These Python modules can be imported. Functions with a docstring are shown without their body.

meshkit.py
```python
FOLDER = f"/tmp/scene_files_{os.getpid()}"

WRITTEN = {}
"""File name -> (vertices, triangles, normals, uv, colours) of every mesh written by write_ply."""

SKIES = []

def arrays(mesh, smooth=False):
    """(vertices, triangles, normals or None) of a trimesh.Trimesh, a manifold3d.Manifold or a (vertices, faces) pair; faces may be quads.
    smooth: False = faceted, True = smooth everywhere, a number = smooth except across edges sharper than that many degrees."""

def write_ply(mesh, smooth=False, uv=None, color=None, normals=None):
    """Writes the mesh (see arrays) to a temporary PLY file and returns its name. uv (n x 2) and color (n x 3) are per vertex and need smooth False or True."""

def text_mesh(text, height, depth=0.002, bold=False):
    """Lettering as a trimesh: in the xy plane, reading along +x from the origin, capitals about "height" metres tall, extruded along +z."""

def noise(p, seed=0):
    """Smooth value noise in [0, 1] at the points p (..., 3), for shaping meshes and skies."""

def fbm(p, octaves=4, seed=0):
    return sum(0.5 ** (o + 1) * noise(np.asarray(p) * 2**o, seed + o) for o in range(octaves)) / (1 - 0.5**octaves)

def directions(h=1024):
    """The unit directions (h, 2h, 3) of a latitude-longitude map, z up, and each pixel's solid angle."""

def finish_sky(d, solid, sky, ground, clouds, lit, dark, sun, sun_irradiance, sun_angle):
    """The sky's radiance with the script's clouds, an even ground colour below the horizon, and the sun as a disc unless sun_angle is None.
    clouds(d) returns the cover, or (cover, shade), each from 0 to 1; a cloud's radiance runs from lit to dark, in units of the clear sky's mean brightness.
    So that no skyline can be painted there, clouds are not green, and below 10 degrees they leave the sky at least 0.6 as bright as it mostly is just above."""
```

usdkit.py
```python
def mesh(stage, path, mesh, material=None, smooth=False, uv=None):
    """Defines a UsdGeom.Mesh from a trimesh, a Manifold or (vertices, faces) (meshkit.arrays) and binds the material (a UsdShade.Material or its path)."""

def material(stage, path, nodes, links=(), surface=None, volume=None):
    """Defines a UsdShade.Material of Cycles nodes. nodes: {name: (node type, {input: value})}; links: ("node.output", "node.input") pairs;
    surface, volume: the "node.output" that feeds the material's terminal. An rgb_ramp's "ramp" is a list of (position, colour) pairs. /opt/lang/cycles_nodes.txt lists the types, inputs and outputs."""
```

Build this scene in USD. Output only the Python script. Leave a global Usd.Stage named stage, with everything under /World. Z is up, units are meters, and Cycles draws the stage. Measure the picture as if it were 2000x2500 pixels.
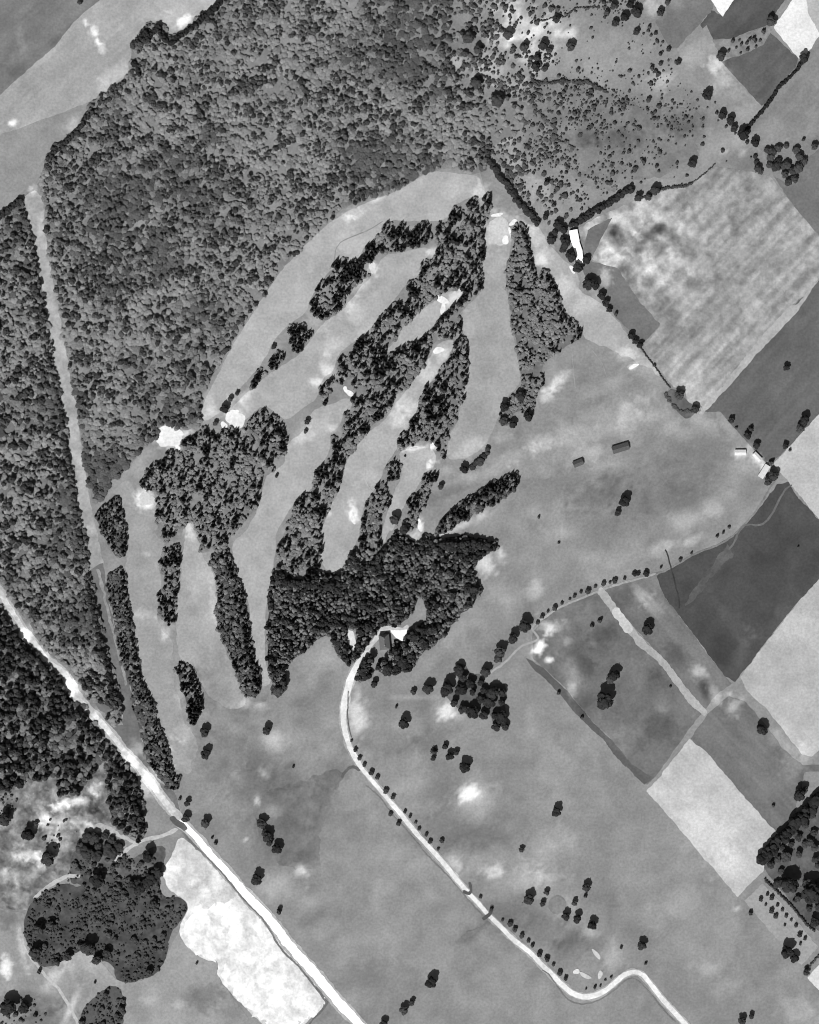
import math, random
import numpy as np
import trimesh, shapely, usdkit, meshkit
from scipy.spatial import Delaunay
from shapely.geometry import Polygon, LineString, Point
from shapely.ops import unary_union
from pxr import Usd, UsdGeom, UsdLux, UsdShade, Gf, Sdf, Vt

stage = Usd.Stage.CreateInMemory()
UsdGeom.SetStageUpAxis(stage, 'Z'); UsdGeom.SetStageMetersPerUnit(stage, 1.0)
UsdGeom.Xform.Define(stage, '/World'); UsdGeom.Scope.Define(stage, '/World/Looks')

# ------------------------------------------------------------------ camera, sky, sun
HEIGHT, GROUND_WIDTH = 3200.0, 900.0
cam = UsdGeom.Camera.Define(stage, '/World/aerial_camera')
cam.AddTranslateOp().Set(Gf.Vec3d(0, 0, HEIGHT))
cam.CreateFocalLengthAttr(100.0)
cam.CreateHorizontalApertureAttr(100.0 * GROUND_WIDTH / HEIGHT)
cam.CreateClippingRangeAttr(Gf.Vec2f(10, 20000))
cam.CreateExposureAttr(0.92)
SUN_EL, SH_AZ = math.radians(49), math.radians(24)           # shadows run up the picture and a little to the right
SHADOW = np.array([math.sin(SH_AZ), math.cos(SH_AZ)])
TO_SUN = np.array([-SHADOW[0] * math.cos(SUN_EL), -SHADOW[1] * math.cos(SUN_EL), math.sin(SUN_EL)])
sky = UsdLux.DomeLight.Define(stage, '/World/sky')
sky_look = usdkit.material(stage, '/World/Looks/sky_look', {
    's': ('sky_texture', {'sky_type': 'single_scattering', 'sun_disc': False, 'sun_elevation': SUN_EL, 'sun_rotation': math.atan2(TO_SUN[0], TO_SUN[1])}),
    'bw': ('rgb_to_bw', {}), 'b': ('background_shader', {'strength': 0.062})},     # black-and-white film: the sky's colour is left out
    [('s.color', 'bw.color'), ('bw.val', 'b.color')], surface='b.background')
UsdShade.MaterialBindingAPI.Apply(sky.GetPrim()).Bind(sky_look)
sun = UsdLux.DistantLight.Define(stage, '/World/sun')
sun.CreateNormalizeAttr(True); sun.CreateIntensityAttr(1.25); sun.CreateAngleAttr(0.5); sun.CreateColorAttr(Gf.Vec3f(1, 1, 1))
z = Gf.Vec3d(*TO_SUN); xax = Gf.Cross(Gf.Vec3d(0, 0, 1), z).GetNormalized(); yax = Gf.Cross(z, xax)
sun.AddTransformOp().Set(Gf.Matrix4d(*xax, 0, *yax, 0, *z, 0, 0, 0, 0, 1))

# ------------------------------------------------------------------ helpers
M_PX = 0.45                                                     # metres on the ground per photograph pixel
OFF = dict(a=(0, 0), b=(650, 0), c=(1300, 0), d=(0, 600), e=(650, 600), f=(1300, 600), g=(0, 1200), h=(650, 1200), i=(1300, 1200), j=(0, 1800), k=(650, 1800), l=(1300, 1800))
S = 700 / 1725.0
def W(crop, x, y):
    if crop == 'o': px, py = x / .8625, y / .8625
    else: px, py = OFF[crop][0] + x * S, OFF[crop][1] + y * S
    return ((px - 1000) * M_PX, (1250 - py) * M_PX)
CR = S * M_PX                                                   # metres per survey-tile unit
def P(text):
    out, crop = [], None
    for w in text.split():
        if w.isalpha(): crop = w
        else: out.append(W(crop, *map(float, w.split(','))))
    return np.array(out)
def lin(v): v = v / 255.0; return np.where(v <= .04045, v / 12.92, ((v + .055) / 1.055) ** 2.4)
EXPO = 2.53
def tone(v): return np.clip(lin(np.clip(np.asarray(v, float), 5, 400)) / EXPO, .012, .62)   # grey of dry ground on film -> base colour
def fbm2(p, scale, seed=0, octaves=4): return meshkit.fbm(np.c_[np.asarray(p) / scale, np.zeros(len(p))], octaves, seed)
used = {}
def numbered(name):
    used[name] = used.get(name, -1) + 1
    return name if used[name] == 0 else f'{name}_{used[name]:03d}'
def tag(prim, label, cat, group=None, kind=None):
    prim = prim.GetPrim() if hasattr(prim, 'GetPrim') else prim
    for k, v in (('label', label), ('category', cat), ('group', group), ('kind', kind)):
        if v: prim.SetCustomDataByKey(k, v)
    return prim
def chaikin(p, n=1):
    for _ in range(n):
        q = np.roll(p, -1, 0); p = np.stack([.75 * p + .25 * q, .25 * p + .75 * q], 1).reshape(-1, 2)
    return p
def poly(text, smooth=0):
    p = P(text) if isinstance(text, str) else text
    g = Polygon(chaikin(p, smooth)).buffer(0)
    return max(g.geoms, key=lambda x: x.area) if g.geom_type == 'MultiPolygon' else g
def ribbon(pts, widths):
    n = len(pts); widths = np.broadcast_to(np.asarray(widths, float), (n,))
    parts = [unary_union([Point(*pts[k]).buffer(widths[k] / 2, 8), Point(*pts[k + 1]).buffer(widths[k + 1] / 2, 8)]).convex_hull for k in range(n - 1)]
    return unary_union(parts).buffer(0)
def dense(pts, step):
    pts = np.asarray(pts, float); seg = np.linalg.norm(np.diff(pts, axis=0), axis=1); t = np.r_[0, np.cumsum(seg)]
    n = max(2, int(t[-1] / step) + 1); s = np.linspace(0, t[-1], n)
    return np.c_[np.interp(s, t, pts[:, 0]), np.interp(s, t, pts[:, 1])]
def curve(pts, step=4.0):
    from scipy.interpolate import splprep, splev
    pts = np.asarray(pts); tck, _ = splprep(pts.T, s=0, k=min(3, len(pts) - 1)); n = int(LineString(pts).length / step) + 2
    return np.array(splev(np.linspace(0, 1, n), tck)).T

# ------------------------------------------------------------------ materials
ground_look = usdkit.material(stage, '/World/Looks/ground_look', {
    'a': ('attribute', {'attribute': 'tone'}), 'g': ('geometry', {}),
    'n1': ('noise_texture', {'scale': 0.35, 'detail': 4.0, 'roughness': 0.65}), 'r1': ('map_range', {'from_min': .25, 'from_max': .75, 'to_min': .80, 'to_max': 1.20}),
    'n2': ('noise_texture', {'scale': 0.035, 'detail': 5.0, 'roughness': 0.6}), 'r2': ('map_range', {'from_min': .25, 'from_max': .75, 'to_min': .84, 'to_max': 1.16}),
    'm1': ('mix_color', {'blend_type': 'multiply', 'fac': 1.0, 'use_clamp': False}), 'm2': ('mix_color', {'blend_type': 'multiply', 'fac': 1.0, 'use_clamp': False}),
    'bp': ('bump', {'strength': .35, 'distance': .25}), 'p': ('principled_bsdf', {'roughness': 1.0, 'specular_ior_level': 0.05})},
    [('g.position', 'n1.vector'), ('g.position', 'n2.vector'), ('n1.fac', 'r1.value'), ('n2.fac', 'r2.value'), ('a.color', 'm1.a'), ('r1.result', 'm1.b'),
     ('m1.result', 'm2.a'), ('r2.result', 'm2.b'), ('m2.result', 'p.base_color'), ('n1.fac', 'bp.height'), ('bp.normal', 'p.normal')], surface='p.BSDF')
def foliage_look(name, dark, light, trans=.12):
    return usdkit.material(stage, f'/World/Looks/{name}', {
        'o': ('object_info', {}), 'g': ('geometry', {}), 'n': ('noise_texture', {'scale': .9, 'detail': 2.0}),
        'ad': ('math', {'math_type': 'multiply_add', 'value2': .45, 'value3': 0.0}), 'a2': ('math', {'math_type': 'multiply_add', 'value2': .65}),
        'r': ('rgb_ramp', {'ramp': [(0.1, (dark,) * 3), (.9, (light,) * 3)]}),
        'p': ('principled_bsdf', {'roughness': .95, 'specular_ior_level': .02}), 't': ('translucent_bsdf', {}), 'mx': ('mix_closure', {'fac': trans})},
        [('g.position', 'n.vector'), ('o.random', 'ad.value1'), ('n.fac', 'a2.value1'), ('ad.value', 'a2.value3'), ('a2.value', 'r.fac'), ('r.color', 'p.base_color'), ('r.color', 't.color'),
         ('p.BSDF', 'mx.closure1'), ('t.BSDF', 'mx.closure2')], surface='mx.closure')
def plain_look(name, v, var=.12, scale=2.0, rough=.85):
    return usdkit.material(stage, f'/World/Looks/{name}', {
        'g': ('geometry', {}), 'n': ('noise_texture', {'scale': scale, 'detail': 3.0}), 'r': ('rgb_ramp', {'ramp': [(.25, (v * (1 - var),) * 3), (.75, (v * (1 + var),) * 3)]}),
        'p': ('principled_bsdf', {'roughness': rough, 'specular_ior_level': .25})},
        [('g.position', 'n.vector'), ('n.fac', 'r.fac'), ('r.color', 'p.base_color')], surface='p.BSDF')
LOOK = dict(spruce=foliage_look('spruce_needles', .014, .038), pine=foliage_look('pine_needles', .026, .062), oak=foliage_look('oak_leaves', .014, .040),
            birch=foliage_look('birch_leaves', .095, .200, .3), birch_dark=foliage_look('beech_leaves', .068, .160, .3), scrub=foliage_look('scrub_leaves', .022, .055), dark=foliage_look('yew_leaves', .009, .024),
            ash=foliage_look('ash_leaves', .028, .075, .2), bark=plain_look('bark', .07), slate=plain_look('slate_roof', .055, .2, 1.2), tar=plain_look('tarred_roof', .035, .25, .8), white=plain_look('whitewashed_roof', .60, .05, .6),
            pale=plain_look('pale_tin_roof', .30, .12, .5), plaster=plain_look('plaster', .42), timber=plain_look('dark_timber', .10), pane=plain_look('window_glass', .03, .1, 1, .15), brick=plain_look('brick', .16))

# ------------------------------------------------------------------ ground sheets
LEVEL = [0]
BLOBS = []                                                      # soft stains of the ground itself: x, y, rx, ry, angle, change of grey
def stain(text, rx, ry, ang, d):
    x, y = P(text)[0]; BLOBS.append((x, y, rx * CR, ry * CR, math.radians(ang), d))
def grey(p, base, amp, scale, seed, stains=True, streak=None):
    v = np.full(len(p), float(base))
    if amp:
        q = p
        if streak is not None:
            a, k = math.radians(streak[0]), streak[1]; q = np.c_[(p @ [math.cos(a), math.sin(a)]) / k, p @ [-math.sin(a), math.cos(a)]]
        q = q + .55 * scale * 2 * np.c_[fbm2(q, scale * .9, seed + 31, 3) - .5, fbm2(q, scale * .9, seed + 37, 3) - .5]
        v += amp * (2.3 * (fbm2(q, scale, seed, 5) - .5) + 1.3 * (fbm2(q, scale * .33, seed + 3, 3) - .5))
    if streak is not None:
        a = math.radians(streak[0]); u = np.c_[(p @ [math.cos(a), math.sin(a)]) / 16, p @ [-math.sin(a), math.cos(a)]]
        v += amp * 1.5 * (fbm2(u, 3.6, seed + 41, 2) - .5) + amp * .8 * (fbm2(u, 14, seed + 43, 2) - .5)
    if stains:
        for (x, y, rx, ry, a, d) in BLOBS:
            m = (abs(p[:, 0] - x) < 3 * max(rx, ry)) & (abs(p[:, 1] - y) < 3 * max(rx, ry))
            if m.any():
                q = p[m] - [x, y]; u = (q @ [math.cos(a), math.sin(a)]) / rx; w = (q @ [-math.sin(a), math.cos(a)]) / ry
                w_ = .6 * (fbm2(p[m], 9, 77, 3) - .5) + .7 * (fbm2(p[m], 3.5, 78, 3) - .5)
                r2 = (u * u + w * w) * np.exp(3.4 * w_)
                v[m] += d * np.exp(-r2 ** 1.7)
    return v
def tri_sheet(g, step, jag=0.0, seed=1):
    rng = np.random.default_rng(seed); v_all, f_all, n = [], [], 0
    for part in getattr(g, 'geoms', [g]):
        if part.is_empty or part.area < .5: continue
        rings = [part.exterior, *part.interiors]; b = []
        for r in rings:
            c = dense(np.array(r.coords), min(step, max(.6, r.length / 24)))[:-1]
            if jag: c = c + jag * 2.6 * np.c_[fbm2(c, 5.0, seed, 3) - .5, fbm2(c, 5.0, seed + 5, 3) - .5]
            b.append(c)
        shape = Polygon(b[0], b[1:]).buffer(0); x0, y0, x1, y1 = shape.bounds
        X, Y = np.meshgrid(np.arange(x0, x1, step), np.arange(y0, y1, step)); q = np.c_[X.ravel(), Y.ravel()] + rng.uniform(-.2, .2, (X.size, 2)) * step
        q = q[shapely.contains_xy(shape.buffer(-.3 * step), q[:, 0], q[:, 1])] if len(q) else q
        pts = np.vstack([*b, q]); t = Delaunay(pts).simplices; c = pts[t].mean(1); t = t[shapely.contains_xy(shape, c[:, 0], c[:, 1])]
        a = pts[t]; cr = np.cross(a[:, 1] - a[:, 0], a[:, 2] - a[:, 0]); t[cr < 0] = t[cr < 0][:, ::-1]
        v_all.append(pts); f_all.append(t[abs(cr) > 1e-6] + n); n += len(pts)
    return np.vstack(v_all), np.vstack(f_all)
def put_mesh(path, v, f, look, greys=None, normals=None):
    m = UsdGeom.Mesh.Define(stage, path)
    m.CreatePointsAttr(Vt.Vec3fArray.FromNumpy(np.ascontiguousarray(v, np.float32)))
    m.CreateFaceVertexCountsAttr(Vt.IntArray.FromNumpy(np.full(len(f), f.shape[1], np.int32)))
    m.CreateFaceVertexIndicesAttr(Vt.IntArray.FromNumpy(np.ascontiguousarray(f, np.int32).ravel()))
    m.CreateSubdivisionSchemeAttr('none')
    if greys is not None:
        UsdGeom.PrimvarsAPI(m).CreatePrimvar('tone', Sdf.ValueTypeNames.Color3fArray, 'vertex').Set(Vt.Vec3fArray.FromNumpy(np.repeat(tone(greys)[:, None], 3, 1).astype(np.float32)))
    UsdShade.MaterialBindingAPI.Apply(m.GetPrim()).Bind(look)
    return m
def sheet(name, g, base, label, cat=None, amp=8, scale=30, step=3.0, jag=.6, stains=True, streak=None, kind='structure'):
    LEVEL[0] += 1; seed = LEVEL[0]
    v, f = tri_sheet(g, step, jag, seed)
    gr = grey(v, base, amp, scale, seed, stains, streak)
    m = put_mesh('/World/' + numbered(name), np.c_[v, np.full(len(v), .0025 * LEVEL[0])], f, ground_look, gr)
    tag(m, label, cat or name.replace('_', ' '), kind=kind)
    return m

exec_stains = '''
k 60,420 240 330 20 -14|k 250,330 120 90 0 -6|k 420,200 120 70 60 -20|k 150,620 160 180 0 -6|k 1210,350 65 45 20 95|k 1260,400 150 110 30 35|k 1360,815 60 30 -10 50|k 1140,760 40 60 40 45
k 1100,330 150 120 0 -18|k 1100,560 260 120 20 -22|k 1300,620 180 90 10 -16|k 900,300 130 90 30 14|k 1500,1050 220 120 10 -22|k 1660,1150 150 90 0 -18|k 215,805 34 44 20 70|k 100,900 110 80 0 18|k 40,880 120 60 20 14
k 880,900 330 260 30 5|k 560,700 260 240 0 6|k 520,1440 160 90 20 -14|k 280,1090 90 50 30 -18|k 1230,1190 90 40 30 -22|k 1300,760 140 70 10 18|k 1560,860 180 80 10 20|k 1700,700 160 160 0 10|k 300,980 90 60 10 16
l 350,60 150 90 20 6|l 150,200 120 160 20 8|l 100,620 150 90 0 10|l 1040,1390 70 55 0 24|l 1170,1500 90 45 10 16|l 1600,1650 100 90 0 22|l 880,1000 160 90 30 14|l 350,1170 50 40 0 45|l 300,1330 90 80 0 12|l 480,1330 70 90 0 30|f 380,1080 430 120 22 13|f 760,1060 150 70 -10 10|b 1520,110 150 110 0 26|b 1620,330 130 110 0 24|l 1050,560 130 220 36 20|l 1180,760 90 90 0 12|i 1550,800 140 120 0 12|g 150,855 34 50 -30 70|g 430,1175 44 80 -20 80|g 280,1000 20 50 -30 40|g 780,1620 50 160 -38 60|j 900,250 60 220 -38 60|g 560,1350 20 60 -38 40
l 250,1200 110 70 20 -24|l 200,1350 120 60 10 -14|l 270,1260 140 60 0 -10|l 60,850 80 40 0 24|l 1230,1030 22 22 0 60|l 260,1100 160 120 0 14|l 120,960 180 100 0 14|l 400,1000 120 220 30 -8
h 545,1350 55 120 5 75|h 1085,1330 50 70 -30 85|h 1160,1350 40 30 0 30|h 300,1000 180 90 20 18|h 250,1300 240 120 0 -8|h 1320,440 60 70 20 70|h 1410,370 22 40 20 70|h 1620,610 35 70 0 15|h 1420,620 120 70 0 14|h 1150,850 120 50 40 22|h 960,1330 60 130 0 -18|h 900,1240 120 18 0 26|h 1690,820 50 40 0 55
h 1650,930 30 60 -30 85|h 1700,1010 24 24 0 70|h 700,1500 220 90 0 -14|h 1000,1500 200 60 20 -14|h 1400,950 120 60 0 -10|h 400,1400 90 140 0 8|h 60,1500 90 60 0 26|h 870,280 60 40 40 60|h 1130,220 160 26 24 45|h 925,200 14 38 5 95|h 510,150 14 34 20 90|h 315,370 14 28 0 110
g 545,1700 140 80 0 -8|g 1200,500 110 180 0 14|g 1150,720 60 40 0 -12|g 1280,650 25 160 5 18|g 1240,760 120 60 0 8|g 1300,1150 120 150 10 -16|g 1200,1110 70 40 0 -14|g 850,740 60 30 0 25|g 1000,850 30 50 -30 50|g 980,790 20 30 0 35|g 1480,1270 40 24 30 45|g 1560,1290 40 18 0 40|g 1100,1450 60 60 0 24|g 1650,1500 70 60 0 24|g 880,1540 80 120 0 0|g 1080,1210 30 60 10 25
g 885,375 40 14 0 30|g 1130,200 26 70 5 30|g 880,50 60 55 0 60|j 1550,380 22 26 30 80|j 1590,220 16 34 40 60|j 1660,440 60 40 0 30|j 1500,300 130 120 0 -8|j 1400,300 90 100 0 4|j 1450,100 260 160 0 -14|j 1250,900 120 180 40 -4|j 1480,610 18 12 0 70|j 1700,250 80 120 0 -14
j 1230,1560 120 80 10 -26|j 1080,1610 40 30 0 26|j 890,1580 40 30 0 20|j 500,1350 140 90 10 18|j 320,1460 40 120 -40 36|j 430,1620 22 120 -24 50|j 130,1240 20 130 10 42|j 200,1350 20 60 -30 20|j 620,1650 120 60 0 -10|j 1400,1620 90 80 0 -10|j 100,1430 120 60 0 0|j 30,1390 40 60 0 95|j 200,1590 220 70 0 -34|j 260,1700 160 60 10 -30|j 60,1090 90 60 0 -36
j 450,390 110 28 10 95|j 565,315 50 34 40 100|j 360,420 60 30 20 80|j 270,500 36 60 20 85|j 340,500 60 40 0 60|j 170,715 80 34 0 100|j 250,760 40 40 0 50|j 450,520 120 30 10 40|j 560,540 60 28 0 50|j 640,540 40 30 0 40|j 600,430 70 50 0 -36|j 330,310 90 60 0 10|j 200,300 60 30 30 22|j 30,830 30 50 0 60|j 150,820 140 60 0 14|j 60,950 80 60 0 14|j 330,640 40 40 0 60|j 300,560 60 40 0 40|j 540,780 26 26 0 30
f 440,190 40 60 0 70|f 150,820 90 34 40 55|f 85,900 55 44 20 60|f 570,650 55 45 10 50|f 610,725 32 16 20 95|f 200,240 60 60 0 35|f 60,70 60 60 0 30|f 330,350 90 60 20 18|f 850,1130 140 50 15 10|f 440,850 170 50 25 12|f 560,1000 90 50 50 26|f 680,930 50 30 45 30|f 380,930 160 40 30 -14|f 650,960 100 30 45 -8|f 300,800 60 50 40 -10|f 60,1200 70 40 20 26|f 500,1100 180 40 20 12|f 330,1250 130 50 10 22|f 420,1320 120 40 10 22
f 900,1380 260 180 0 -14|f 700,1500 340 150 0 -16|f 1100,1550 150 60 20 15|f 950,1650 140 60 10 16|f 1240,1245 50 28 -5 85|f 1345,1275 46 24 -50 75|f 1310,1215 26 26 0 50|f 1400,1340 42 20 50 65|f 1300,1320 100 60 0 22|f 1060,1080 120 40 -40 18|f 900,1050 120 40 -40 -8|f 1180,1090 90 30 -45 22|f 150,1450 220 90 10 -10|f 380,1500 170 80 10 -16|f 30,1610 60 50 0 18|f 700,740 60 60 0 16
e 640,130 22 36 20 70|e 1000,40 36 22 10 60|e 560,240 80 34 40 35|e 480,330 50 60 40 28|e 540,390 60 60 30 24|e 620,480 90 50 40 22|e 370,740 40 60 30 48|e 400,600 70 50 40 24|e 310,820 40 24 10 55|e 400,1100 36 36 0 45|e 330,1080 60 60 0 14|e 210,1150 70 50 30 30|e 600,330 90 30 60 -12|e 290,450 60 60 0 24|e 840,960 60 90 40 32|e 800,1040 60 60 0 34|e 950,760 50 110 35 30|e 1060,640 60 40 20 42|e 680,1000 60 40 20 -10
e 900,1215 70 14 8 70|e 1010,1210 16 24 0 90|e 980,1320 16 24 0 110|e 950,1260 80 50 0 18|e 1060,1360 60 40 30 26|e 1200,1240 110 40 20 28|e 1250,1180 70 40 20 10|e 1380,120 60 80 0 10|e 1300,600 60 240 0 -6|e 1200,1380 140 50 10 -4|e 1130,1470 160 40 20 -18|e 1230,1400 190 30 12 20|e 1460,1290 200 46 26 18|f 180,1150 200 50 24 12|h 1250,180 150 26 26 22|e 380,1610 16 20 20 50|e 1120,330 90 26 45 50|e 1000,400 100 60 30 8|e 1420,1160 70 26 0 18|e 1500,1130 60 40 0 -10|e 1200,500 40 60 0 14|e 530,1600 18 50 20 70|e 640,1390 70 40 0 14
b 1390,1380 90 110 0 48|b 540,1280 60 32 20 40|b 480,1310 40 20 0 20|b 500,1450 90 90 20 16|b 1290,1160 50 50 0 45|b 1130,1130 120 60 20 10|b 660,1200 60 16 20 32|b 1500,1320 90 30 -30 38|b 1620,1420 80 50 -45 26|b 900,1400 120 40 10 14|b 1650,1570 40 40 0 30|b 270,1620 20 50 0 12
d 1020,1150 95 75 -20 70|d 1420,1050 60 70 0 55|d 1270,950 40 90 20 24|d 1250,1020 60 50 0 22|d 740,1400 120 40 30 8|d 880,1520 60 60 0 55|d 1480,900 60 26 40 34|d 1120,1120 40 20 20 36|d 880,1250 60 40 40 8|d 1390,920 24 24 0 45|d 1150,1690 30 70 0 24
c 830,0 120 60 0 20|c 720,60 40 60 20 50|c 200,200 80 26 10 50|c 100,170 120 60 10 34|c 350,300 220 120 0 14|c 780,480 70 60 30 40|c 160,1280 160 120 10 14|c 1100,390 60 50 40 55|c 1140,470 60 70 30 26|c 1000,310 100 70 30 16|c 1220,560 60 60 30 16|c 1300,650 90 60 30 10|c 930,750 130 70 10 -24|c 520,840 120 60 10 -26|c 320,830 90 50 0 -20|c 640,1190 30 20 0 40|c 1150,910 30 14 0 40|c 1270,920 20 16 0 50|c 1250,970 150 60 0 -18|c 1200,850 120 40 30 14
c 600,700 300 160 10 -8|c 1450,800 140 90 0 8|c 1580,640 160 80 30 -12|c 1650,800 120 40 20 14|c 1430,1130 60 60 20 0|c 60,60 120 60 0 -8|b 1480,60 80 40 0 45|b 1550,160 100 90 0 40|b 1400,240 80 70 10 45|b 1390,20 26 50 -30 50|b 1330,430 110 70 0 40|b 1150,380 60 60 0 35|b 1480,520 120 50 10 30|b 1600,320 90 70 0 34|b 1430,840 70 40 0 34|b 1560,1000 90 60 0 16|b 1480,980 40 60 30 24|b 1620,1130 90 60 0 24|b 1700,60 60 60 0 20|b 1430,900 90 40 0 10
a 515,140 14 30 10 60|a 570,190 26 40 30 70|a 585,240 14 30 0 60|a 615,290 20 34 0 50|a 70,742 26 18 0 105|a 1110,130 55 30 30 80|a 1010,110 60 50 0 24|a 700,440 90 50 20 26|a 640,520 70 40 30 20|a 440,750 50 40 50 30|a 195,1140 22 22 0 60|a 300,340 90 60 30 10|a 250,470 120 40 30 -6|a 130,250 26 90 15 14|a 90,420 90 70 0 -14|a 640,100 140 120 0 6|a 800,100 110 60 0 6|a 400,260 90 70 0 -8
i 140,820 58 44 0 52|i 40,930 44 50 -40 90|i 110,1010 26 22 0 70|i 210,900 40 30 0 36|i 230,1080 60 100 30 24|i 240,1200 26 40 0 36|i 650,620 40 60 30 40|i 740,700 60 60 40 20|i 700,660 40 60 30 14|i 950,1080 60 60 0 10|i 1000,1090 45 40 0 55|i 1220,1290 42 60 -20 62|i 1100,1220 40 60 20 45|i 1040,1190 26 60 20 -36|i 420,860 90 60 20 -20|i 300,960 70 90 0 -20|i 330,1060 60 60 0 -14|i 870,1000 70 100 40 -22|i 550,650 80 70 30 -14|i 770,1310 50 40 0 18|i 750,1140 70 60 0 -14
i 780,1420 120 100 0 -16|i 500,1470 60 60 0 14|i 800,320 90 30 10 34|i 970,290 70 24 25 34|i 740,370 60 30 0 24|i 900,160 90 60 0 22|i 1100,110 60 60 0 24|i 450,400 140 70 0 14|i 160,250 90 40 0 20|i 10,600 50 70 0 28|i 600,480 140 20 15 8|i 400,230 160 90 0 -8|i 330,1290 60 50 0 -14|i 620,1660 40 40 0 0|i 60,1100 100 60 40 -6|i 1200,780 60 120 30 10|i 1270,950 40 90 -20 16|i 1150,980 70 90 0 -8|i 1640,1560 40 60 -30 14|i 1470,1480 60 60 -30 24|i 1580,1650 60 60 0 24|i 1560,1560 50 70 -30 20
'''
for item in exec_stains.replace('\n', '|').split('|'):
    if item.strip():
        c_, xy, rx, ry, an, dv = item.split(); stain(f'{c_} {xy}', float(rx), float(ry), float(an), float(dv))

# base ground: one sheet, fine inside the surveyed square, coarse beyond
ax = np.r_[-9000, -5000, -2500, -1400, -900, -650, np.arange(-520, 521, 4.0), 650, 900, 1400, 2500, 5000, 9000]
ay = np.r_[-9000, -5000, -2500, -1400, -1000, -760, np.arange(-640, 641, 4.0), 760, 1000, 1400, 2500, 5000, 9000]
X, Y = np.meshgrid(ax, ay); gp = np.c_[X.ravel(), Y.ravel()]; nx, ny = len(ax), len(ay)
ii = (np.arange(ny - 1)[:, None] * nx + np.arange(nx - 1)[None]).ravel()
gf = np.c_[ii, ii + 1, ii + nx + 1, ii + nx]
tag(put_mesh('/World/ground', np.c_[gp, np.zeros(len(gp))], gf, ground_look, grey(gp, 146, 13, 34, 900)), 'mid grey rough pasture between the fields, roads and golf course', 'ground', kind='structure')

# ------------------------------------------------------------------ woods (outlines) and their floors
north_wood = poly('a 222,1112 250,1040 290,940 350,870 430,810 500,740 530,660 600,585 690,520 760,470 785,400 785,360 800,270 830,215 870,170 890,150 950,125 985,150 1025,215 1060,215 1140,165 1210,90 1290,35 1340,-60 b 500,-100 1150,-80 1120,120 1290,230 1310,330 1060,330 1150,450 1330,500 1480,590 1600,620 1500,800 1330,900 1330,1000 1290,1035 1230,1045 1130,1005 1030,1015 940,1045 880,1085 800,1135 700,1175 600,1205 520,1225 450,1255 410,1305 340,1365 270,1425 220,1505 150,1555 95,1610 d 1640,185 1610,265 1560,335 1500,395 1480,445 1430,535 1380,595 1335,700 1295,755 1255,825 1225,890 1205,990 1210,1055 1165,1095 1100,1110 1000,1075 945,1105 935,1145 865,1215 800,1290 735,1365 655,1435 640,1480 600,1530 560,1560 535,1450 510,1300 485,1150 460,950 430,800 400,650 350,350 310,150 290,0 a 290,1550 275,1400 262,1200')
west_wood = poly('a -150,1330 0,1290 120,1190 150,1250 190,1400 220,1550 245,1720 d 240,200 275,400 310,600 345,800 385,1000 410,1200 440,1400 475,1600 g 490,180 520,280 540,400 535,480 555,560 585,680 610,800 650,940 675,1050 705,1180 735,1300 735,1380 690,1420 600,1310 520,1220 470,1130 400,1050 300,980 200,830 120,720 40,610 0,540 -150,420')
sw_wood = poly('g -150,520 0,680 60,790 150,900 300,1050 380,1130 420,1240 510,1310 630,1490 730,1590 790,1690 j 825,240 860,380 875,500 885,570 850,625 780,590 700,550 660,450 640,350 630,200 590,130 570,200 480,330 430,335 350,350 330,230 150,270 60,300 -150,330')
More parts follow.
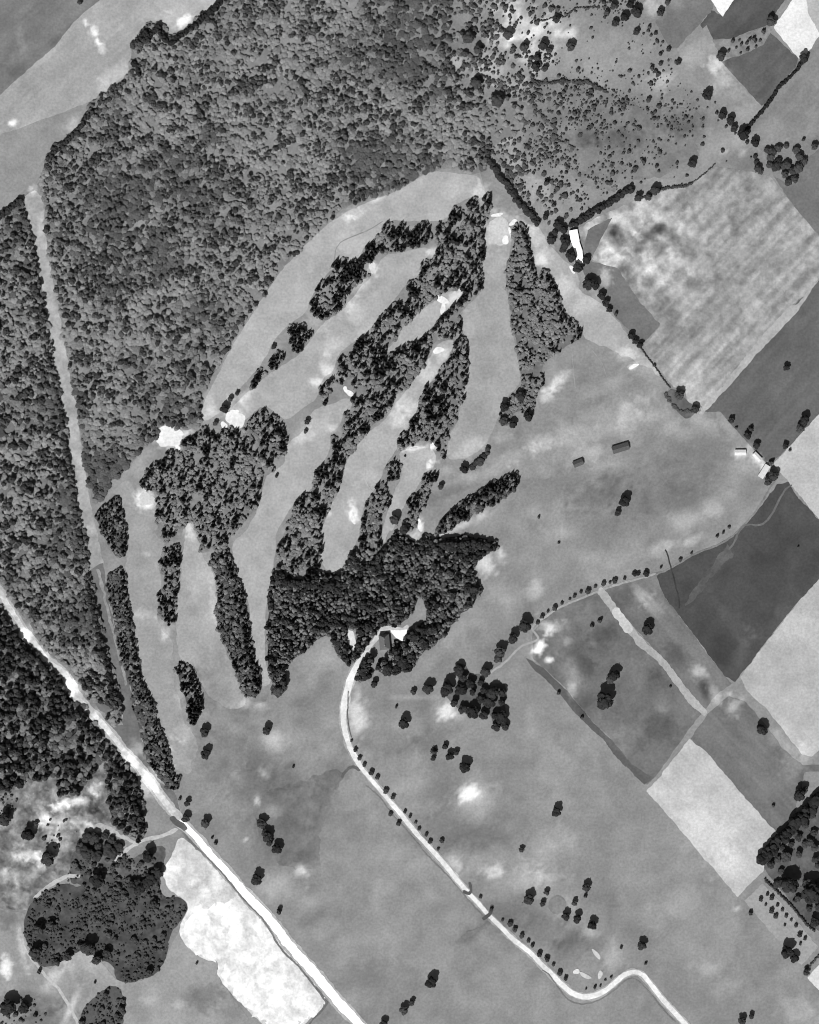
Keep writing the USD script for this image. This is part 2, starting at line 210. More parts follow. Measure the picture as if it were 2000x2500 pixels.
central_wood = poly('h 15,600 30,540 50,470 100,460 160,520 290,530 330,480 440,490 470,470 530,330 560,390 610,420 650,400 690,360 720,330 780,240 860,280 930,305 960,250 1060,285 1180,260 1280,275 1390,295 1395,340 1330,370 1250,440 1245,500 1290,560 1285,620 1220,700 1130,780 1090,820 1080,870 1000,930 950,970 900,1040 850,1080 750,1110 680,1080 650,1020 640,1100 560,1150 540,1100 570,1020 530,1070 490,1060 430,1000 400,920 385,860 320,890 260,930 150,1030 110,1060 130,1180 80,1240 30,1210 10,1050 5,850')
def rough(g, amp=2.6, scale=7.0, seed=3):
    out = []
    for part in getattr(g, 'geoms', [g]):
        rings = []
        for ring in [part.exterior, *part.interiors]:
            c = dense(np.array(ring.coords), 1.6)[:-1]; rings.append(c + amp * 2 * np.c_[fbm2(c, scale, seed, 3) - .5, fbm2(c, scale, seed + 9, 3) - .5])
        out.append(Polygon(rings[0], rings[1:]).buffer(0))
    return unary_union(out)
yard_hole = unary_union([poly('h 690,820 780,825 870,765 890,720 930,640 955,690 960,770 900,800 850,835 835,905 780,880 745,850 690,890 640,950 590,1010 540,1080 500,1080 560,1000 620,920'), poly('h 495,830 530,840 545,930 525,960 490,910'), poly('h 640,950 700,960 740,985 720,1010 670,990 660,1090 640,1100 640,1000')])
central_wood = central_wood.difference(yard_hole.buffer(1.5)).difference(Point(*P('h 712,905')[0]).buffer(11))
strip_upper = poly('g 570,160 590,110 650,60 705,20 735,110 755,200 765,330 755,400 690,385 640,300 600,230')
strip_lower = poly('g 640,520 690,465 740,465 768,600 798,800 832,1000 858,1140 918,1250 948,1370 982,1470 1022,1600 1052,1700 j 1088,240 1060,325 1020,310 950,240 890,150 870,20 g 870,1620 850,1470 800,1300 785,1170 745,1080 715,950 690,800 655,660')
island_w = poly('d 1095,1180 1150,1150 1200,1120 1245,1075 1300,1140 1340,1110 1380,1060 1400,1120 1430,1090 1450,1140 1490,1065 1510,1010 1560,1010 1590,960 1620,1020 1650,1005 1700,1080 1725,1140 e 125,1190 115,1260 60,1290 40,1350 d 1650,1350 1605,1420 1590,1330 1570,1330 1570,1450 1555,1540 1500,1640 g 1500,150 1430,240 1380,290 1370,330 1290,370 1205,380 1195,270 1160,185 1110,200 1105,280 1060,300 990,305 945,250 930,160 940,80 d 935,1640 945,1560 950,1490 870,1480 845,1430 865,1360 930,1310 975,1290 990,1240 1050,1225 1085,1260')
island_n = poly('g 990,330 1085,315 1085,420 1068,520 1078,580 1050,640 1055,720 1060,780 1030,815 1000,770 945,740 955,640 970,600 1005,560 975,520 960,430')
island_m = poly('g 1260,400 1310,375 1370,345 1400,420 1430,520 1475,600 1480,700 1505,850 1535,1000 1565,1120 1568,1170 1545,1235 1490,1245 1450,1200 1440,1130 1395,1020 1370,950 1330,890 1300,800 1295,680 1310,600 1300,520 1255,450')
island_s = poly('g 1050,1080 1080,1015 1150,1050 1180,1130 1215,1220 1222,1320 1190,1350 1160,1415 1120,1360 1108,1250 1085,1150')
mid_wood = poly('e 1030,-140 1095,-130 1130,-240 1200,-215 1225,-270 1260,-290 1290,-190 1310,-310 1345,-320 1355,-250 1320,-150 1310,-80 1312,20 1300,130 1303,230 1270,310 1222,350 1180,400 1165,470 1170,520 1120,560 1060,560 1010,600 980,660 930,730 915,770 850,850 790,920 740,980 710,1050 640,1080 600,1140 540,1200 525,1250 470,1290 455,1380 440,1460 400,1540 370,1600 330,1660 340,1725 h 325,330 330,480 290,530 160,520 100,460 55,470 65,330 110,240 e 130,1640 165,1570 200,1510 280,1470 290,1380 350,1300 400,1240 385,1140 450,1170 460,1080 470,1010 520,980 520,900 465,830 400,830 370,950 335,950 320,850 360,820 420,770 430,665 490,660 540,600 570,540 635,520 640,480 720,400 790,315 830,340 900,310 840,280 850,220 920,200 930,95 1000,90 1030,20 1020,-20 1010,-110')
pocket = poly('e 1190,255 1060,285 1015,330 920,400 890,440 830,480 790,560 740,610 700,650 790,625 900,570 990,510 1045,440 1120,370 1170,310')
mid_wood = mid_wood.difference(pocket).difference(poly('e 470,840 530,840 540,905 490,900'))
spruce_row = unary_union([poly('b 590,1490 640,1455 700,1395 740,1320 775,1395 820,1330 870,1400 935,1335 980,1335 1000,1450 940,1480 800,1515 750,1520 660,1525 620,1585 580,1590'), poly('e 400,110 450,75 510,85 560,75 575,150 625,180 560,220 500,285 450,375 370,445 320,435 265,380 265,330 330,205 395,180'),
    poly('e 140,475 235,475 250,530 290,500 290,530 240,560 210,635 165,655 150,570'), poly('d 1605,685 1650,670 1670,630 1710,640 1705,700 1650,755'), poly('d 1490,870 1520,800 1550,740 1610,760 1600,790 1560,790 1540,850')])
east_wood = poly('e 1440,230 1450,70 1490,10 1475,-90 1490,-135 1560,-125 1585,0 1595,70 f 0,110 25,200 65,150 100,145 110,225 145,240 165,340 195,410 250,455 300,490 295,545 220,605 130,665 70,715 65,800 35,900 25,970 e 1600,1055 1560,1030 1530,990 1440,1080 1410,1040 1420,960 1510,860 1535,800 1510,650 1490,560 1470,440 1460,330')
island_e = poly('e 1180,525 1215,600 1218,720 1205,850 1165,970 1145,1070 1105,1130 1085,1200 1070,1285 1030,1240 1010,1180 970,1180 900,1190 850,1220 800,1235 788,1150 830,1115 880,1130 865,1050 910,1030 920,930 960,860 1020,780 1080,710 1130,600')
island_p = unary_union([poly('e 720,1350 770,1265 812,1320 805,1400 750,1425'), poly('e 690,1400 745,1500 745,1580 690,1630 690,1725 h 690,370 640,410 590,420 550,370 570,260 e 590,1600 610,1530 650,1475')])
island_q = poly('e 955,1370 1025,1345 1030,1395 990,1450 970,1530 940,1600 915,1650 870,1725 800,1690 850,1620 838,1550 900,1490 920,1440')
diag_strip = poly('e 1010,1740 1050,1660 1130,1585 1230,1505 1330,1445 1400,1405 1500,1355 1525,1400 1500,1465 1430,1525 1350,1570 1250,1615 1150,1685 1060,1745')
grove = poly('h 1055,1180 1090,1115 1130,1165 1150,1150 1140,1020 1200,1035 1240,1100 1280,1085 1335,1150 1440,1145 1458,1220 1440,1280 1460,1425 1370,1425 1340,1345 1230,1365 1130,1295 1060,1220')
round_scrub = poly('j 200,970 280,920 400,870 480,910 560,830 650,800 780,870 900,850 970,810 960,960 1100,960 1140,1030 1080,1120 1020,1180 1010,1300 960,1410 860,1460 760,1480 690,1450 680,1370 600,1340 530,1290 500,1270 440,1310 300,1390 230,1370 190,1300 140,1180 150,1060', 2)
lower_scrub = poly('j 550,1580 630,1510 690,1490 740,1530 760,1650 720,1760 480,1760 490,1640', 2)
heath = poly('b 1150,-80 1120,120 1290,230 1310,330 1060,330 1150,450 1330,500 1480,590 1600,620 1500,800 1330,900 1360,980 1500,1120 1640,1330 c 110,1420 170,1360 240,1340 430,1230 590,1130 780,1150 960,1100 1100,1000 1350,1030 1340,850 1270,790 1150,680 1060,560 880,365 820,290 740,190 660,110 660,-60')

north_wood, west_wood, sw_wood, central_wood, strip_upper, strip_lower, island_w, island_n, island_m, island_s, mid_wood, spruce_row, east_wood, island_e, island_p, island_q, diag_strip = [rough(g, 2.6, 7, 3 + q) for q, g in enumerate((north_wood, west_wood, sw_wood, central_wood, strip_upper, strip_lower, island_w, island_n, island_m, island_s, mid_wood, spruce_row, east_wood, island_e, island_p, island_q, diag_strip))]
# fields first
fld = lambda n, t, g, label, **k: sheet(n, poly(t), g, label, **{**dict(amp=10, scale=22, step=2.1, jag=1.0), **k})
fld('field', 'a -160,680 0,570 210,380 330,280 430,150 500,80 600,0 660,-80 -160,-80', 126, 'dark grey field in the top left corner of the photograph', cat='field', streak=(42, 2))
fld('field', 'a -160,870 0,810 150,760 420,660 560,605 690,530 760,480 790,400 810,270 870,180 950,130 985,150 1030,215 1140,170 1200,100 1290,40 1350,-80 660,-80 600,0 500,80 430,150 330,280 210,380 0,570 -160,680', 168, 'broad pale field slanting along the north wood, dotted with white specks', cat='field', streak=(42, 2))
fld('field', 'a -160,870 0,810 150,760 420,660 560,605 600,590 530,670 430,820 290,940 220,1110 140,1200 0,1300 -160,1400', 150, 'grey wedge-shaped field below the pale field, left edge, beside the forest ride', cat='field')
fld('field', 'a 925,-80 930,30 1010,80 1080,110 1200,100 1290,40 1350,-80', 184, 'pale triangular plot tucked above the north wood at the top edge', cat='field')
sheet('forest_ride', poly('a 140,1190 215,1140 260,1200 275,1400 290,1550 d 290,0 310,150 350,350 400,650 430,800 460,950 480,1150 505,1300 530,1450 560,1650 g 560,130 590,280 620,420 640,560 660,700 700,850 725,1000 765,1100 790,1200 810,1300 840,1430 880,1590 j 880,140 960,270 1050,330 1090,450 1075,490 980,370 900,260 810,150 740,65 g 740,1550 660,1450 620,1350 690,1420 740,1400 730,1300 700,1180 665,1050 640,940 600,800 575,680 545,560 530,470 540,400 520,280 490,180 460,0 d 475,1600 440,1400 410,1200 385,1000 345,800 310,600 275,400 240,200 205,0 a 220,1550 190,1400 160,1250'), 172, 'long pale grassy forest ride running down the left side between the woods', cat='forest ride', amp=26, scale=9, jag=1.2)
sheet('ride_verge', poly('g 540,470 620,420 640,560 660,700 700,850 725,1000 765,1100 790,1200 810,1300 840,1430 880,1590 j 880,140 960,270 1050,330 1090,450 1075,490 980,370 900,260 810,150 740,65 g 740,1550 660,1450 620,1350 690,1420 740,1400 730,1300 700,1180 665,1050 640,940 600,800 575,680 545,560'), 118, 'dull grey lower end of the forest ride widening toward the white road', cat='grass verge', amp=12, scale=12, jag=1.0)
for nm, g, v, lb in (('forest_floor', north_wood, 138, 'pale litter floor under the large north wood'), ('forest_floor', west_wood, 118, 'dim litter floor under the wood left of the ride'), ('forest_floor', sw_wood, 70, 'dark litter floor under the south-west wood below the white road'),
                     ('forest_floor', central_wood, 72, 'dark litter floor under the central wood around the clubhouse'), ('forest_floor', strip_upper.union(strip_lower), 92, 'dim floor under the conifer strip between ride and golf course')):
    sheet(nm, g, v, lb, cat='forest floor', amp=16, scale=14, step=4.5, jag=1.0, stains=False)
turf = poly('d 1220,1050 1210,990 1230,890 1260,830 1300,760 1340,700 1380,600 1430,540 1480,450 1500,400 1560,340 1610,270 1640,190 1700,130 b 100,1610 150,1560 220,1510 270,1430 340,1370 410,1310 450,1260 520,1230 600,1210 700,1180 800,1140 880,1090 940,1050 1030,1020 1130,1010 1230,1050 1290,1035 1300,1090 1330,1200 1380,1250 1550,1300 1640,1370 c 110,1450 200,1580 290,1660 f 300,250 420,330 500,420 580,530 650,620 740,740 820,850 800,900 850,990 940,1080 800,1150 500,1300 0,1420 e 1500,1520 1200,1650 h 1000,290 860,280 780,240 720,340 650,400 440,500 330,480 60,460 15,700 g 1610,900 1600,1060 1640,1150 1600,1260 1500,1300 1480,1700 j 1400,200 1250,420 1120,480 1090,320 1085,240 g 1050,1700 1020,1600 980,1470 945,1370 915,1250 855,1140 830,1000 795,800 765,600 745,480 765,430 765,300 745,140 715,20 d 715,1530 700,1500 650,1470 660,1440 740,1370 800,1300 870,1220 940,1150 950,1105 1000,1080 1090,1090 1110,1115 1170,1100')
sheet('rough_turf', turf, 147, 'grey rough turf of the golf course between the fingers of wood', cat='turf', amp=12, scale=16, step=3, jag=.8)
for t, v, lb in (
    ('d 1220,1050 1210,990 1250,890 1350,700 1390,610 1450,520 1560,345 1690,150 b 110,1605 280,1430 420,1305 600,1220 800,1145 940,1055 1030,1025 1230,1055 1285,1060 1300,1140 1230,1190 1130,1230 1080,1330 940,1330 830,1330 750,1320 690,1410 590,1480 560,1560 400,1600 330,1700 e 270,300 250,400 140,470 40,570 d 1600,680 1480,820 1380,920 1330,1000 1250,1050', 170, 'outermost long curved fairway sweeping along the edge of the north wood'),
    ('d 1400,960 1480,890 1600,780 1700,720 e 100,720 220,640 330,470 450,400 560,260 650,170 700,60 800,40 950,10 1000,20 960,80 920,180 840,230 780,320 700,400 620,510 540,570 430,650 410,750 330,810 310,920 230,970 120,1060 60,1000 d 1690,1050 1650,1000 1590,950 1500,1030 1460,1060 1400,1000', 166, 'second long fairway inside the row of spruces, with a white-edged green at its lower end'),
    ('e 380,960 510,900 520,980 460,1000 450,1080 380,1130 390,1230 300,1370 270,1480 200,1500 110,1640 60,1725 h 60,330 40,470 15,600 0,700 g 1600,700 1590,900 1600,1060 1640,1150 1570,1180 1540,1000 1510,830 1490,620 1440,560 1410,430 1390,310 1480,240 1560,100 d 1590,1400 1640,1360 1720,1300 e 110,1280 130,1180 230,1120 260,1020 300,980', 168, 'third fairway tapering to a long thin tail beside the dark central wood'),
    ('e 1120,560 1130,600 1080,700 1000,800 930,900 900,1030 860,1060 850,1110 790,1160 780,1240 720,1310 690,1400 640,1480 590,1550 570,1680 h 560,270 530,320 490,410 440,490 370,480 330,430 320,350 340,220 e 340,1690 380,1590 440,1470 460,1370 480,1290 540,1210 620,1110 710,1060 760,970 860,850 930,750 1000,650 1040,580', 168, 'fairway with a narrow pale neck ending in a rounded foot above the central wood'),
    ('e 800,1240 860,1215 960,1195 1020,1240 1020,1330 960,1360 920,1430 880,1500 830,1560 790,1640 760,1725 h 740,230 710,330 690,250 740,100 e 770,1480 820,1390 810,1310', 168, 'short tapering fairway between two small tree islands above the central wood'),
    ('b 1310,1380 1310,1500 1300,1600 e 1310,0 1300,130 1300,230 1270,310 1220,350 1180,400 1170,450 1200,530 1218,600 1218,700 1210,820 1180,900 1160,1000 1145,1080 1110,1130 1090,1200 1080,1280 1180,1290 1300,1230 1380,1080 1430,930 1510,850 1530,800 1520,720 1500,600 1470,480 1460,330 1440,240 1450,0 b 1450,1600 1470,1480 1480,1400 1400,1300', 158, 'straight north-south fairway running down from the green with white bunkers'),
    ('b 1500,1340 1560,1330 1640,1380 1725,1500 c 110,1460 200,1580 290,1660 f 290,290 410,340 500,430 580,540 690,670 790,810 690,730 560,660 430,610 300,560 300,490 200,420 160,330 130,220 100,140 0,110 b 1620,1590 1590,1480 1570,1400', 172, 'easternmost fairway slanting down beside the field hedge'),
    ('g 715,20 745,140 765,300 765,430 745,480 770,600 795,800 830,1000 860,1150 920,1260 950,1380 980,1470 1020,1600 1060,1700 1150,1700 1200,1500 1130,1420 1080,1250 1040,1100 1030,900 960,800 945,700 970,600 960,420 990,320 945,250 930,80 d 930,1560 840,1480 760,1400 700,1480', 160, 'left-hand fairway running straight down beside the conifer strip'),
    ('g 1130,160 1200,280 1220,380 1260,460 1300,560 1300,800 1370,960 1430,1130 1450,1210 1500,1290 1380,1320 1230,1220 1170,1060 1090,1020 1065,850 1060,760 1060,640 1080,560 1090,420 1110,260', 166, 'inner fairway between the small tree islands and the long dark strip')):
    low = any(w in lb for w in ('left-hand', 'inner', 'easternmost'))
    sheet('fairway', rough(poly(t, 2), 4, 12) if low else poly(t, 1), v + (1 if low else 7), lb, cat='fairway', amp=9, scale=14, step=2.4, jag=.9)
sheet('fairway', pocket, 176, 'short pocket hole enclosed by trees with a white bunker at its tip', cat='fairway', amp=6, scale=14, step=2.4, jag=1.0)
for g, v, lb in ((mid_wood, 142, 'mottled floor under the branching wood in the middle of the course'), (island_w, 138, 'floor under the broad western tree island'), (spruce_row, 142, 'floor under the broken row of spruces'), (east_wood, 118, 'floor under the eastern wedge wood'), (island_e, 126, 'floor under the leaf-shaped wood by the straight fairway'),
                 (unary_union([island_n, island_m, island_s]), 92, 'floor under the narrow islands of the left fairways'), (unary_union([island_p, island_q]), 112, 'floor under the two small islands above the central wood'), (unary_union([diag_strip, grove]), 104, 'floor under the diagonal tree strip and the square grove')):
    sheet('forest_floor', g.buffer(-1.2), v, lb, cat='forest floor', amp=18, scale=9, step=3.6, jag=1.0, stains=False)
# east and north-east fields
fld('field', 'c 740,130 850,-40 1075,-40 1090,50 1010,140 870,290 820,285', 118, 'mid-dark field at the top edge left of the white corner', cat='field')
fld('field', 'c 1145,100 1235,-40 1560,-40 1510,10 1430,140 1390,160 1200,230 1080,240 1010,150 1075,60', 88, 'darkest field of the top right block below the white corner', cat='field', streak=(45, 3))
fld('field', 'c 1045,-40 1145,100 1240,-40', 250, 'white pointed plot at the top edge', cat='field', amp=3)
fld('field', 'c 1590,-40 1450,165 1600,352 1640,335 1725,220 1850,60 1850,-40', 236, 'bright white square field in the top right corner', cat='field', amp=6)
fld('field', 'c 1640,-40 1660,80 1725,200 1850,60 1850,-40', 186, 'greyer corner of the white square field, top right', cat='field', amp=8)
fld('field', 'c 1430,190 1600,352 1580,440 1380,640 1140,370 1250,330 1390,270', 98, 'dark diamond field right of the hedge, top right', cat='field', streak=(45, 2))
fld('field', 'c 1050,150 870,290 900,370 1060,560 1150,680 1200,750 1280,745 1380,635 1140,400 1090,250', 150, 'pale strip field with white scuffs running down to the hedge corner', cat='field', amp=11, scale=12)
fld('field', 'c 1080,240 1200,230 1390,160 1430,140 1440,190 1390,265 1250,335 1140,350', 140, 'narrow rough strip with bushes between two dark fields', cat='field', amp=24, scale=6)
fld('field', 'c 1340,860 1280,775 1340,710 1490,510 1640,340 1850,120 1850,780 1725,890 1650,950 1560,1110 1450,1060 1420,960', 140, 'large plain field right of the straight hedge, upper right edge', cat='field', streak=(45, 3))
fld('field', 'c 1560,1110 1650,960 1850,780 1850,1500 1725,1420 1590,1260 1450,1060', 120, 'darker field below the round grove at the right edge', cat='field')
mott = poly('c 250,1390 380,1310 640,1195 780,1150 960,1110 1100,1000 1350,1035 1430,1060 1590,1260 1725,1420 1900,1600 f 1900,50 1725,195 1650,300 1600,320 1330,620 1150,870 1020,1000 1000,960 930,940 920,870 850,850 740,720 680,600 770,480 640,330 520,200 400,100 300,60')
LEVEL[0] += 1
mv, mf = tri_sheet(mott, 1.9, .6, 7); c0 = P('c 560,1450')[0]; near = np.exp(-(((mv - c0) @ [1, 0]) / 75) ** 2 - (((mv - c0) @ [0, 1]) / 55) ** 2)
wq = mv + 9 * np.c_[fbm2(mv, 14, 3, 3) - .5, fbm2(mv, 14, 4, 3) - .5]; rot = np.c_[(wq @ [.67, .74]) / 2.2, wq @ [-.74, .67]]
bl = np.clip((fbm2(wq, 17, 5, 4) - .44) * 6, -1, 1)
mg = grey(mv, 158, 0, 20, 6) + 36 * near * bl + (14 + 84 * near) * np.sign(fbm2(wq, 12, 8, 5) - .5) * np.abs(2 * fbm2(wq, 12, 8, 5) - 1) ** .8 + 46 * (fbm2(rot, 9, 9, 4) - .5) + 52 * (fbm2(mv, 4.5, 10, 3) - .5)
fur = np.c_[(mv @ [.69, .72]) / 30, mv @ [-.72, .69]]; mg += (44 - 24 * near) * (fbm2(fur, 3.0, 21, 2) - .5) + 18 * (fbm2(fur, 11, 23, 2) - .5) + 34 * np.exp(-((mv - P('f 960,830')[0]) ** 2).sum(1) / 26 ** 2)
tag(put_mesh('/World/' + numbered('field'), np.c_[mv, np.full(len(mv), .0025 * LEVEL[0])], mf, ground_look, mg), 'large mottled field blotched with bright bare patches, right of the course', 'field', kind='structure')
fld('field', 'c 330,1380 480,1310 f 350,90 520,140 640,330 770,475 670,585 500,430 440,330 380,240 310,170 300,90', 120, 'dark wedge plot between hedge and mottled field', cat='field')
fld('field', 'f 1900,30 1725,195 1650,300 1600,330 1330,620 1020,1000 1130,1000 1220,1100 1400,1300 1450,1300 1520,1235 1725,1020 1900,840', 106, 'big dark field below the mottled field with one lone tree', cat='field', streak=(48, 3), amp=9)
fld('track_strip', 'f 1730,190 1600,345 1540,370 1330,600 1180,800 1000,1010 1025,1015 1200,830 1360,640 1480,520 1600,390', 178, 'bright grassy strip along the lower edge of the mottled field', cat='grass strip', amp=10, scale=10)
fld('field', 'f 1900,840 1725,1010 1520,1235 1450,1310 1540,1420 1640,1540 1725,1640 1900,1800', 194, 'pale field at the right edge below the farm sheds', cat='field', amp=9)
fld('field', 'f 1540,1420 1470,1440 1350,1600 i 1250,240 1130,310 1000,360 860,450 700,530 800,640 940,820 1060,980 1160,1110 1220,1150 1250,1110 1400,915 1600,660 1725,530 1850,400 1850,330 1725,170 1600,40', 79, 'largest dark field, right of the curving track', cat='field', amp=9, scale=28)
fld('field_streak', 'i 1170,310 1220,380 1130,450 1050,560 970,660 920,690 960,600 1080,450', 96, 'pale streak across the largest dark field', cat='field streak', amp=14, scale=10, jag=2.5)
fld('field', 'i 1850,390 1725,530 1600,665 1400,920 1250,1115 1290,1200 1400,1300 1500,1420 1620,1580 1680,1600 1850,1430', 186, 'pale field at the right edge south of the largest dark field', cat='field', amp=11)
fld('field', 'i 950,1490 1060,1335 1180,1230 1280,1260 1400,1400 1500,1540 1630,1650 1750,1640 l 1800,200 1640,210 1560,540 1480,585 1330,420 1200,290 1050,100', 118, 'mid-grey field between two pale fields, lower right', cat='field', streak=(-48, 3))
fld('field', 'i 430,590 540,550 660,525 740,490 800,640 940,820 1060,990 1200,1160 1100,1230 1040,1310 900,1150 760,980 560,760', 122, 'narrow grey strip field between pale path and largest dark field', cat='field', amp=11, scale=16, streak=(-52, 4))
fld('field', 'i 60,770 150,705 300,645 405,605 560,790 760,1010 1020,1335 950,1420 760,1690 l 690,290 600,170 i 480,1500 350,1370 200,1180 0,1000 0,850', 118, 'rough grey field left of the pale straight path', cat='field', amp=15, scale=16)
fld('field', 'i -40,1000 60,1060 200,1190 350,1370 480,1500 600,1640 730,1725 l 740,240 670,290 560,170 i 560,1660 420,1490 280,1360 150,1200 0,1060', 98, 'dark narrow strip along the edge of the rough grey field', cat='field', amp=7, streak=(-50, 3))
fld('field', 'l 945,8 1040,80 1200,270 1330,420 1485,590 1405,700 1390,810 1235,965 1150,860 1000,690 850,510 685,320 765,240', 196, 'bright white diamond field in the lower right', cat='field', amp=9, streak=(-50, 2))
fld('paddock', 'l 1275,985 1385,880 1500,1000 1600,1120 1720,1260 1620,1370 1560,1330 1450,1190', 162, 'pale paddock with rows of young trees beside the walled wood', cat='paddock', amp=7)
fld('field', 'l 1850,1250 1725,1370 1655,1450 1725,1520 1850,1640', 226, 'white field corner cut by the right edge near the bottom', cat='field', amp=4)
fld('garden_floor', 'l 1850,260 1725,370 1480,610 1395,730 1395,800 1540,970 1640,1100 1725,1170 1850,1300', 98, 'dark floor of the walled wood at the lower right edge', cat='garden floor', amp=22, scale=12)
# south-west
fld('clearing', 'j -160,330 60,300 150,270 330,230 440,335 570,210 620,110 650,250 660,450 710,560 770,650 700,720 560,800 400,850 270,910 160,1040 0,1030 -160,1040', 132, 'mottled clearing with white bare patches below the south-west wood', cat='clearing', amp=58, scale=8, step=1.8)
fld('meadow', 'j 1110,600 1050,700 990,770 960,830 960,960 1140,1030 1010,1300 860,1460 760,1480 690,1450 600,1340 500,1270 300,1390 230,1370 140,1180 150,1060 0,1030 -160,1040 -160,1800 500,1800 1300,1800 1500,1700 1310,1440 1310,1340', 158, 'light grey meadow in the bottom left around the dark scrub', cat='meadow', amp=9, scale=20)
sheet('sand_field', poly('j 1110,600 1060,620 1050,700 990,770 980,830 1020,930 1080,950 1140,1020 1100,1100 1070,1170 1120,1260 1200,1310 1260,1350 1310,1340 1310,1440 1400,1560 1500,1650 1580,1725 1640,1800 k 60,1800 280,1700 370,1600 180,1350 0,1140 j 1600,1130 1300,790', 1), 222, 'blazing white bare field beside the main road at the bottom', cat='field', amp=38, scale=14, step=2.4, jag=1.6)
sheet('sand_field', poly('j 1180,1010 1250,1040 1400,960 1480,1010 1600,1160 1725,1290 k 200,1400 340,1560 330,1640 200,1730 0,1790 j 1640,1790 1560,1690 1440,1590 1340,1450 1330,1350 1250,1330 1150,1290 1090,1200 1110,1130 1170,1060', 1), 248, 'pure white core of the bare field beside the main road', cat='field', amp=46, scale=12, step=2.2, jag=5.0)
sheet('scrub_floor', round_scrub, 82, 'large rounded dark heather patch in the lower left', cat='heather', amp=26, scale=7, step=2.6, jag=1.2, stains=False)
sheet('scrub_floor', poly('j 430,720 470,640 540,580 640,570 730,640 760,700 700,760 860,700 960,640 1010,690 970,800 900,850 780,870 650,800 560,820 500,900 400,870', 1), 100, 'dull scrubby ground between the oval thicket and the dark heather', cat='scrub ground', amp=30, scale=7, step=2.0, jag=2.0, stains=False)
sheet('scrub_floor', lower_scrub, 94, 'small dark heather patch at the bottom edge', cat='heather', amp=12, scale=10, step=2.6, jag=1.2, stains=False)
fld('heath', 'c -20,480 330,470 460,545 650,640 990,650 1040,760 980,860 1010,930 800,1050 620,1090 500,1150 300,1120 200,1000 60,960 -60,900', 134, 'grey heath full of small bushes in the upper right', cat='heath', amp=14, scale=12, jag=3)
sheet('wet_patch', poly('f 790,890 850,850 930,930 1000,985 940,1050 880,1010', 1), 104, 'dull damp patch in the hedge corner below the mottled field', cat='damp ground', amp=12, scale=6)
fld('pasture', 'k 480,205 430,290 385,365 338,470 325,620 316,780 220,800 90,775 20,690 -60,560 -80,420 0,330 120,300 250,250 400,200', 134, 'darker rough pasture with a straight right side, left of the drive bend', cat='pasture', amp=14, jag=3.0, step=2.4)
# roads, tracks, ditches
def wid(text, closed=False):
    pts, ws, crop = [], [], None
    for w in text.split():
        if w.isalpha(): crop = w
        else: x, y, q = map(float, w.split(',')); pts.append(W(crop, x, y)); ws.append(q * CR)
    pts, ws = np.array(pts), np.array(ws); d = np.r_[0, np.cumsum(np.linalg.norm(np.diff(pts, axis=0), axis=1))]
    c = curve(pts); dd = np.r_[0, np.cumsum(np.linalg.norm(np.diff(c, axis=0), axis=1))]; w2 = np.interp(dd / dd[-1] * d[-1], d, ws)
    return c, w2
MAIN_A = 'g -120,480,40 0,610,40 60,705,34 120,800,34 150,855,48 200,905,36 260,980,36 310,1035,30 380,1085,36 430,1180,58 475,1250,40 540,1315,34 600,1380,40 660,1450,40 740,1550,36 j 810,150,44 900,260,50 980,370,46 1050,462,44 1090,515,44'
MAIN_B = 'j 1090,515,40 1150,570,42 1250,685,46 1400,850,54 1500,970,58 k 0,1072,60 123,1230,62 300,1430,64 450,1610,60 560,1725,56 640,1810,56'
DRIVE = 'h 620,930,26 580,995,24 535,1065,34 505,1140,44 478,1240,40 464,1340,36 470,1420,34 490,1500,30 520,1580,26 570,1660,26 k 510,70,26 560,165,24 620,240,22 700,335,24 800,450,28 880,550,28 970,650,28 1060,750,28 1150,860,28 1220,940,26 1280,1005,24 1330,1062,24 1400,1130,26 1480,1210,26 l 0,1310,28 60,1372,30 123,1432,30 190,1500,30 250,1545,32 325,1562,34 400,1545,32 470,1500,30 530,1448,28 580,1418,28 635,1415,28 690,1458,28 760,1548,30 840,1640,30 920,1725,30 990,1810,30'
cA, wA = wid(MAIN_A); wA = wA * .84; cB, wB = wid(MAIN_B); wB = wB * .88; cD, wD = wid(DRIVE)
for c_, w_, lb in ((cA, wA, 'verge of the upper half of the white main road'), (cB, wB, 'verge of the lower half of the white main road')):
    sheet('road_verge', ribbon(c_, w_ + 5.5), 182, lb, cat='road verge', amp=14, scale=8, step=2.4, jag=1.4)
sheet('road_verge', ribbon(cD, wD + 3.2), 172, 'verge of the winding clubhouse drive', cat='road verge', amp=12, scale=8, step=2.4, jag=1.2)
sheet('main_road', ribbon(cA, wA), 214, 'upper half of the straight white main road, narrow and patchy through the woods', cat='road', amp=46, scale=9, step=1.6, jag=1.0)
sheet('main_road', ribbon(cB, wB), 285, 'lower half of the straight white main road, broad and glaring', cat='road', amp=14, scale=10, step=2, jag=.9, stains=False)
sheet('club_drive', ribbon(cD, wD), 236, 'narrow white drive winding from the bottom right up to the clubhouse', cat='road', amp=18, scale=8, step=1.8, jag=.5, stains=False)
sheet('gravel_yard', unary_union([poly('h 690,815 760,805 850,830 835,905 780,880 755,850 720,840 690,870 650,920 615,960 590,960 640,890'), poly('h 820,822 850,800 860,815 840,840')]), 205, 'white gravel forecourt at the end of the drive', cat='yard', amp=18, scale=6, step=1.6)
sheet('gravel_yard', poly('h 745,835 850,830 835,905 780,882'), 262, 'brightest corner of gravel beside the clubhouse', cat='yard', amp=8, scale=6, step=1.6)
sheet('gravel_yard', poly('h 495,830 522,838 545,930 525,955 490,905'), 228, 'small white sandy patch hidden in the wood left of the drive', cat='yard', amp=10, scale=6, step=1.6)
